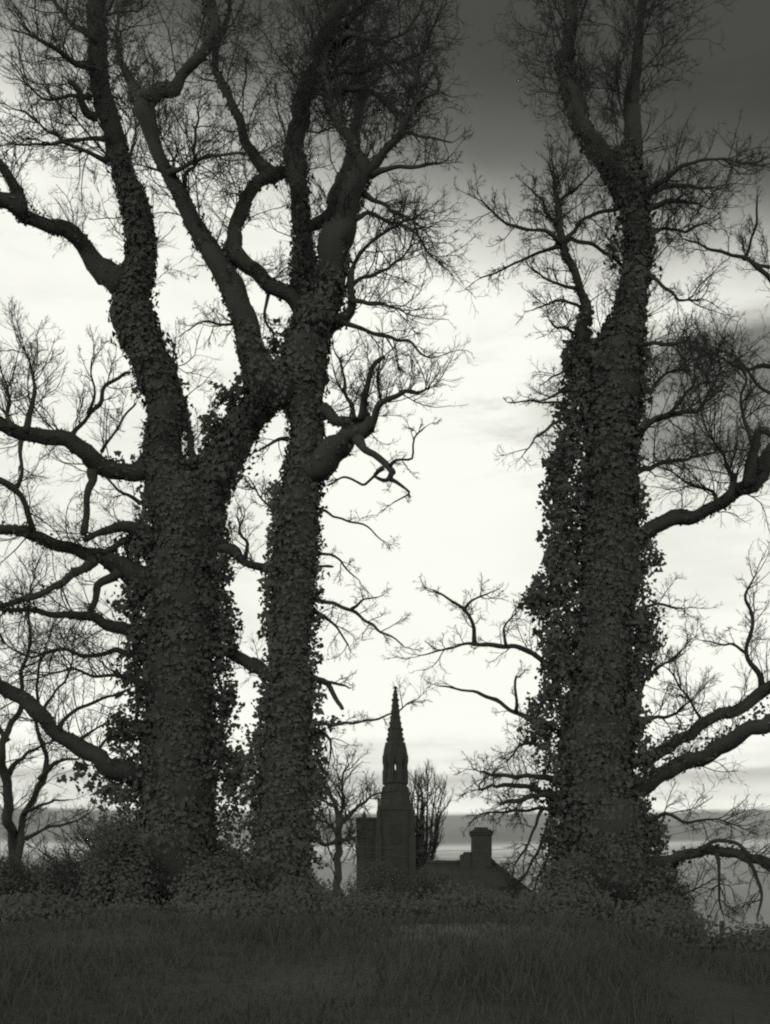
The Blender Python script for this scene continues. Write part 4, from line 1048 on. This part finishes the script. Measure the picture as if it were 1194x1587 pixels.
def tube_part(name, a, b, r, mat, parent, thing, S=8):
    a, b = np.array(a, float), np.array(b, float)
    V, F = tubes(np.stack([a, (a + b) / 2, b])[None], np.full((1, 3), r), S)
    return link(name, mesh_np(name, V - ORIGIN[thing.name], F), mat, parent, smooth=True)


k = 0
xr = hx0 + 2.0
while xr < ins - .3:
    tube_part('ridge_tile', (xr, YH, ridge + .01), (xr + .42, YH, ridge + .01), .10 + .012 * (k % 2), SLATE, roof, ho)
    xr += .43
    k += 1
for (ex, ey) in ((hx1, wy0), (hx1, wy1)):
    for q in np.linspace(0, .94, 9):
        a = np.array([ex, ey, eave]) * (1 - q) + np.array([ins, YH, ridge]) * q
        b = np.array([ex, ey, eave]) * (1 - q - .105) + np.array([ins, YH, ridge]) * (q + .105)
        tube_part('hip_tile', a, b, .09 + .01 * (int(q * 18) % 2), SLATE, roof, ho)
cxa, cxb = xh(731), xh(761.5)
stack = bm_boxes('chimney', [(cxa, cxb, YH - .42, YH + .42, ridge - .6, zh(1296)), (cxa - .05, cxb + .05, YH - .47, YH + .47, zh(1296), zh(1292.5)),
                             (cxa - .08, cxb + .08, YH - .50, YH + .50, zh(1292.4), zh(1289)), (cxa + .03, cxb - .03, YH - .40, YH + .40, zh(1289), zh(1286.5))], BRICK, ho)
for q in (.34, .66):
    prism('chimney_pot', [(.17, zh(1287)), (.155, zh(1284.5)), (.17, zh(1283.2)), (.15, zh(1282.4))], 10, cxa + (cxb - cxa) * q, YH, BRICK, stack, 0, ho)
bm_boxes('chimney_shoulder', [(xh(713), cxa - .004, YH - .36, YH + .36, ridge - .5, zh(1325)), (xh(718), cxa - .004, YH - .30, YH + .30, zh(1325), zh(1321))], BRICK, ho)
tube_part('gutter', (hx0 - .05, wy0 - .06, eave - .1), (hx1 + .05, wy0 - .06, eave - .1), .06, METAL, ho, ho)
for wx in (xh(640), xh(700), xh(800)):
    w, h, z0, yf = 1.1, 1.15, eave - 1.75, wy0 + .3
    fr = bm_boxes('window', [(wx - w / 2, wx + w / 2, yf - .05, yf + .02, z0, z0 + .07), (wx - w / 2, wx + w / 2, yf - .05, yf + .02, z0 + h - .07, z0 + h),
                             (wx - w / 2, wx - w / 2 + .07, yf - .047, yf + .02, z0 + .071, z0 + h - .071), (wx + w / 2 - .07, wx + w / 2, yf - .047, yf + .02, z0 + .071, z0 + h - .071),
                             (wx - .03, wx + .03, yf - .045, yf + .02, z0 + .071, z0 + h - .071)], PAINT, ho)
    bm_boxes('pane', [(wx - w / 2 + .072, wx - .032, yf - .02, yf + .01, z0 + .072, z0 + h - .072)], GLASS, fr, ho)
    bm_boxes('pane', [(wx + .032, wx + w / 2 - .072, yf - .02, yf + .01, z0 + .072, z0 + h - .072)], GLASS, fr, ho)
    bm_boxes('sill', [(wx - w / 2 - .08, wx + w / 2 + .08, yf - .14, yf + .02, z0 - .08, z0 - .003)], STONE, fr, ho)
dxx = xh(755)
dr = bm_boxes('door', [(dxx - .42, dxx + .42, wy0 + .25, wy0 + .32, gh, gh + 2.0)], WOOD, ho)
bm_boxes('handle', [(dxx + .28, dxx + .34, wy0 + .2, wy0 + .249, gh + .95, gh + 1.08)], METAL, dr, ho)

# ============================ telephone pole (behind the second trunk) and its wires
YP = 72.0
pp = px(446, 1490, YP)
pz = float(ground_z(pp[0], YP))
PQ = np.array([px(1420, 1190, 40.0)[0], 40.0, 0])
pole_tops = []
for base_, topz, lab in ((np.array([pp[0], YP, pz]), px(0, 1296, YP)[2], 'wooden telephone pole hidden behind the slimmer ivy-clad trunk'),
                         (np.array([PQ[0], 40.0, float(ground_z(PQ[0], 40.0))]), px(0, 1195, 40.0)[2], 'wooden telephone pole beyond the right edge carrying the wires')):
    po = empty('telephone_pole', tuple(base_), lab, 'pole', 'telephone poles')
    tube_part('post', base_ - [0, 0, .3], [base_[0], base_[1], topz + .25], .11, WOOD, po, po, 10)
    tops = []
    for i, dzz in enumerate((0, -.45)):
        arm = bm_boxes('cross_arm', [(base_[0] - .06, base_[0] + .06, base_[1] - .7, base_[1] + .7, topz + dzz - .05, topz + dzz + .05)], WOOD, po)
        for yy in (-.6, .6):
            prism('insulator', [(.04, topz + dzz + .05), (.05, topz + dzz + .1), (.03, topz + dzz + .17)], 8, base_[0], base_[1] + yy, STONE, arm, 0, po)
            tops.append(np.array([base_[0], base_[1] + yy, topz + dzz + .15]))
    pole_tops.append(tops)
wl = ['upper', 'second', 'third', 'lowest']
for i in range(4):
    a, b = pole_tops[0][i], pole_tops[1][i]
    tt = np.linspace(0, 1, 25)[:, None]
    Q = a * (1 - tt) + b * tt
    Q[:, 2] -= (1.6 + .25 * i) * (4 * tt * (1 - tt))[:, 0]
    V, F = tubes(Q[None], np.full((1, 25), .008), 5)
    me = mesh_np('telephone_wire', V - a, F)
    o = link('telephone_wire', me, METAL, None, True, label='thin telephone wire sagging over the house, %s of four' % wl[i], category='wire', group='telephone wires')
    o.location = a

# ============================ hedges, shrubs
def shrub(x, top, w, Y, label, cat='shrub', leaves=3900, tw=16, size=(.03, .06), dep=1.0, name='shrub', group='hedgerow shrubs'):
    c = px(x, top, Y)
    gz_ = float(ground_z(c[0], Y))
    hgt = max(.3, c[2] - gz_)
    wx = w * Y / FPX / 2
    o = empty(name, (c[0], Y, gz_), label, cat, group)
    ctr = np.array([c[0], Y, gz_])
    # stems
    ns = 7
    P = ctr + np.stack([RNG.uniform(-.5, .5, ns) * wx, RNG.uniform(-.3, .3, ns) * dep, np.full(ns, -.05)], 1)
    D = np.stack([RNG.normal(0, .35, ns), RNG.normal(0, .3, ns), np.ones(ns)], 1)
    Sp, Sr = grow(P, D, RNG.uniform(.7, 1.0, ns) * hgt * .95, np.full(ns, .025), 9, .13, .12, .35)
    for i in range(ns):
        V, F = tubes(Sp[i:i + 1], Sr[i:i + 1], 6)
        st = link('stem', mesh_np('stem', V - ctr, F), TWIG, o, smooth=True)
        if tw:
            twigs_for(st, Sp[i], Sr[i], tw, (.35 * min(1.5, hgt), .6 * min(1.5, hgt)), .06, 3, .3, rf=1.1, m2=5, m3=3)
    n = leaves
    k = max(6, n // 40)
    th = RNG.uniform(0, 2 * math.pi, k)
    rr = RNG.uniform(.25, 1, k) ** .5
    hz = RNG.uniform(0, 1, k) ** .75
    prof = np.sqrt(np.clip(1 - hz ** 2.2, .03, 1))
    lump = 1 + .18 * np.sin(3 * th + 4 * hz + x)
    cc = ctr + np.stack([np.cos(th) * rr * prof * wx * lump, np.sin(th) * rr * prof * dep * lump, hz * hgt * .97], 1)
    j = RNG.integers(0, k, n)
    Pl = cc[j] + RNG.normal(0, .10, (n, 3))
    Pl[:, 2] = np.maximum(Pl[:, 2], gz_ - .02)
    link('foliage', leaves_mesh('foliage', Pl, RNG.uniform(*size, n), norm(Pl - ctr - UP * .3 * hgt) * 1.0 + np.array([0, -.5, .3]) + RNG.normal(0, .35, (n, 3)), ctr), LEAF, o, kind='stuff')
    return o


shrub(15, 1338, 170, 24, 'dark shrub at the left edge below the twin-stemmed tree', leaves=6300, dep=1.3)
shrub(105, 1340, 170, 22.5, 'twiggy shrub between the twin-stemmed tree and the thick left trunk', leaves=6000, tw=26, dep=1.2)
shrub(195, 1272, 130, 21.3, 'tall shrub against the left side of the thick left trunk', leaves=7800, dep=1.1, tw=20)
shrub(350, 1318, 110, 22.5, 'bushy shrub filling the gap between the two left trunks', leaves=6300, dep=1.0)
shrub(430, 1375, 150, 24, 'dark shrub around the foot of the slimmer trunk', leaves=6000, dep=1.0)
shrub(505, 1385, 130, 30, 'hedge shrub under the small round-crowned tree', leaves=6300, dep=1.2, tw=8)
shrub(590, 1340, 150, 36, 'hedge shrub below the church tower', leaves=7800, dep=1.5, tw=5)
shrub(680, 1352, 150, 36, 'hedge shrub below the poplar', leaves=7800, dep=1.5, tw=5)
shrub(770, 1394, 150, 34, 'hedge shrub below the chimney of the house', leaves=7500, dep=1.5, tw=6)
shrub(862, 1405, 100, 27, 'hedge shrub at the left foot of the shaggy right trunk', leaves=6300, dep=1.2, tw=14)
shrub(1030, 1405, 70, 22, 'shrub hugging the right foot of the shaggy right trunk', leaves=5100, dep=.8, tw=10)
shrub(1095, 1484, 150, 27, 'low shrub around the wooden post at right', leaves=3900, dep=1.2, tw=5)
shrub(1190, 1452, 90, 28, 'rounded shrub at the right edge beyond the post', leaves=5100, dep=1.2, tw=8)
shrub(960, 1460, 200, 24, 'low dark shrub behind the foot of the shaggy right trunk', leaves=5100, dep=1.0, tw=4)

shrub(192, 1302, 130, 18.8, 'dense leafy bush hiding the left side of the thick left trunk foot', leaves=9000, dep=.8, tw=10)
shrub(345, 1345, 150, 18.4, 'dense leafy bush before the gap between the two left trunks', leaves=9000, dep=.8, tw=8)
shrub(470, 1385, 120, 18.2, 'dense leafy bush at the right foot of the slimmer trunk', leaves=7000, dep=.8, tw=8)
shrub(884, 1352, 90, 18.6, 'dense leafy bush at the left foot of the shaggy right trunk, below its drooping twigs', leaves=8000, dep=.8, tw=10)
shrub(1015, 1362, 100, 18.6, 'dense leafy bush at the right foot of the shaggy right trunk, under the arching limb', leaves=8000, dep=.8, tw=10)
shrub(620, 1402, 240, 22.0, 'broad leafy bush in front of the church tower base', leaves=9000, dep=1.0, tw=6)
shrub(770, 1418, 170, 21.0, 'broad leafy bush in front of the house wall', leaves=8000, dep=1.0, tw=6)
for bxp, btop, bw_, bY, blab in [(60, 1405, 230, 17.5, 'low bramble mound at the bottom left corner'), (215, 1425, 220, 17.8, 'low bramble mound at the foot of the thick left trunk'),
                                (385, 1415, 220, 17.2, 'low bramble mound between the feet of the two left trunks'), (560, 1422, 240, 18.0, 'low bramble mound in front of the church'),
                                (725, 1424, 230, 17.6, 'low bramble mound in front of the house'), (880, 1420, 220, 17.9, 'low bramble mound left of the shaggy right trunk foot'),
                                (1010, 1442, 190, 17.4, 'low bramble mound right of the shaggy right trunk foot'), (1160, 1492, 200, 17.8, 'low bramble mound at the bottom right corner')]:
    shrub(bxp, btop, bw_, bY, blab, 'bramble', leaves=7800, tw=5, dep=1.0, name='bramble', group='brambles along the bank')

# ============================ wooden post
fp = px(1118, 1500, 30.0)
fz = float(ground_z(fp[0], 30.0))
po = empty('wooden_post', (fp[0], 30.0, fz), 'short upright wooden post above the low shrub at lower right', 'post')
tube_part('post', (fp[0], 30, fz - .2), (fp[0] + .01, 30, px(0, 1427, 30)[2]), .05, WOOD, po, po, 8)
bm_boxes('cross_piece', [(fp[0] - .16, fp[0] - .052, 29.96, 30.04, px(0, 1436, 30)[2], px(0, 1432, 30)[2])], WOOD, po)

# ============================ rough grass on the bank
n = 130000
gxp = RNG.uniform(-11, 11, n)
gyp = RNG.uniform(7, 26, n)
keep = np.abs(gxp) < gyp * .36 + .8
gxp, gyp = gxp[keep], gyp[keep]
n = len(gxp)
gzp = ground_z(gxp, gyp)
hgt = RNG.uniform(.05, .15, n) * (1 + 1.2 * (RNG.uniform(0, 1, n) > .97)) * (1 + .6 * np.sin(gxp * 1.7) * np.sin(gyp * 1.3 + 1))
an = RNG.uniform(0, 2 * math.pi, n)
wd = .006 + .006 * RNG.uniform(0, 1, n)
bd_ = np.stack([np.cos(an), np.sin(an), 0 * an], 1)
ln_ = np.stack([RNG.normal(0, .35, n), RNG.normal(0, .35, n), np.ones(n)], 1) * hgt[:, None]
b0 = np.stack([gxp, gyp, gzp - .01], 1)
V = np.stack([b0 - bd_ * wd[:, None], b0 + bd_ * wd[:, None], b0 + ln_], 1).reshape(-1, 3)
link('grass', mesh_np('grass', V, np.arange(3 * n).reshape(-1, 3)), GRASS, label='rough tufted grass on the dark bank in front', category='grass', kind='stuff')
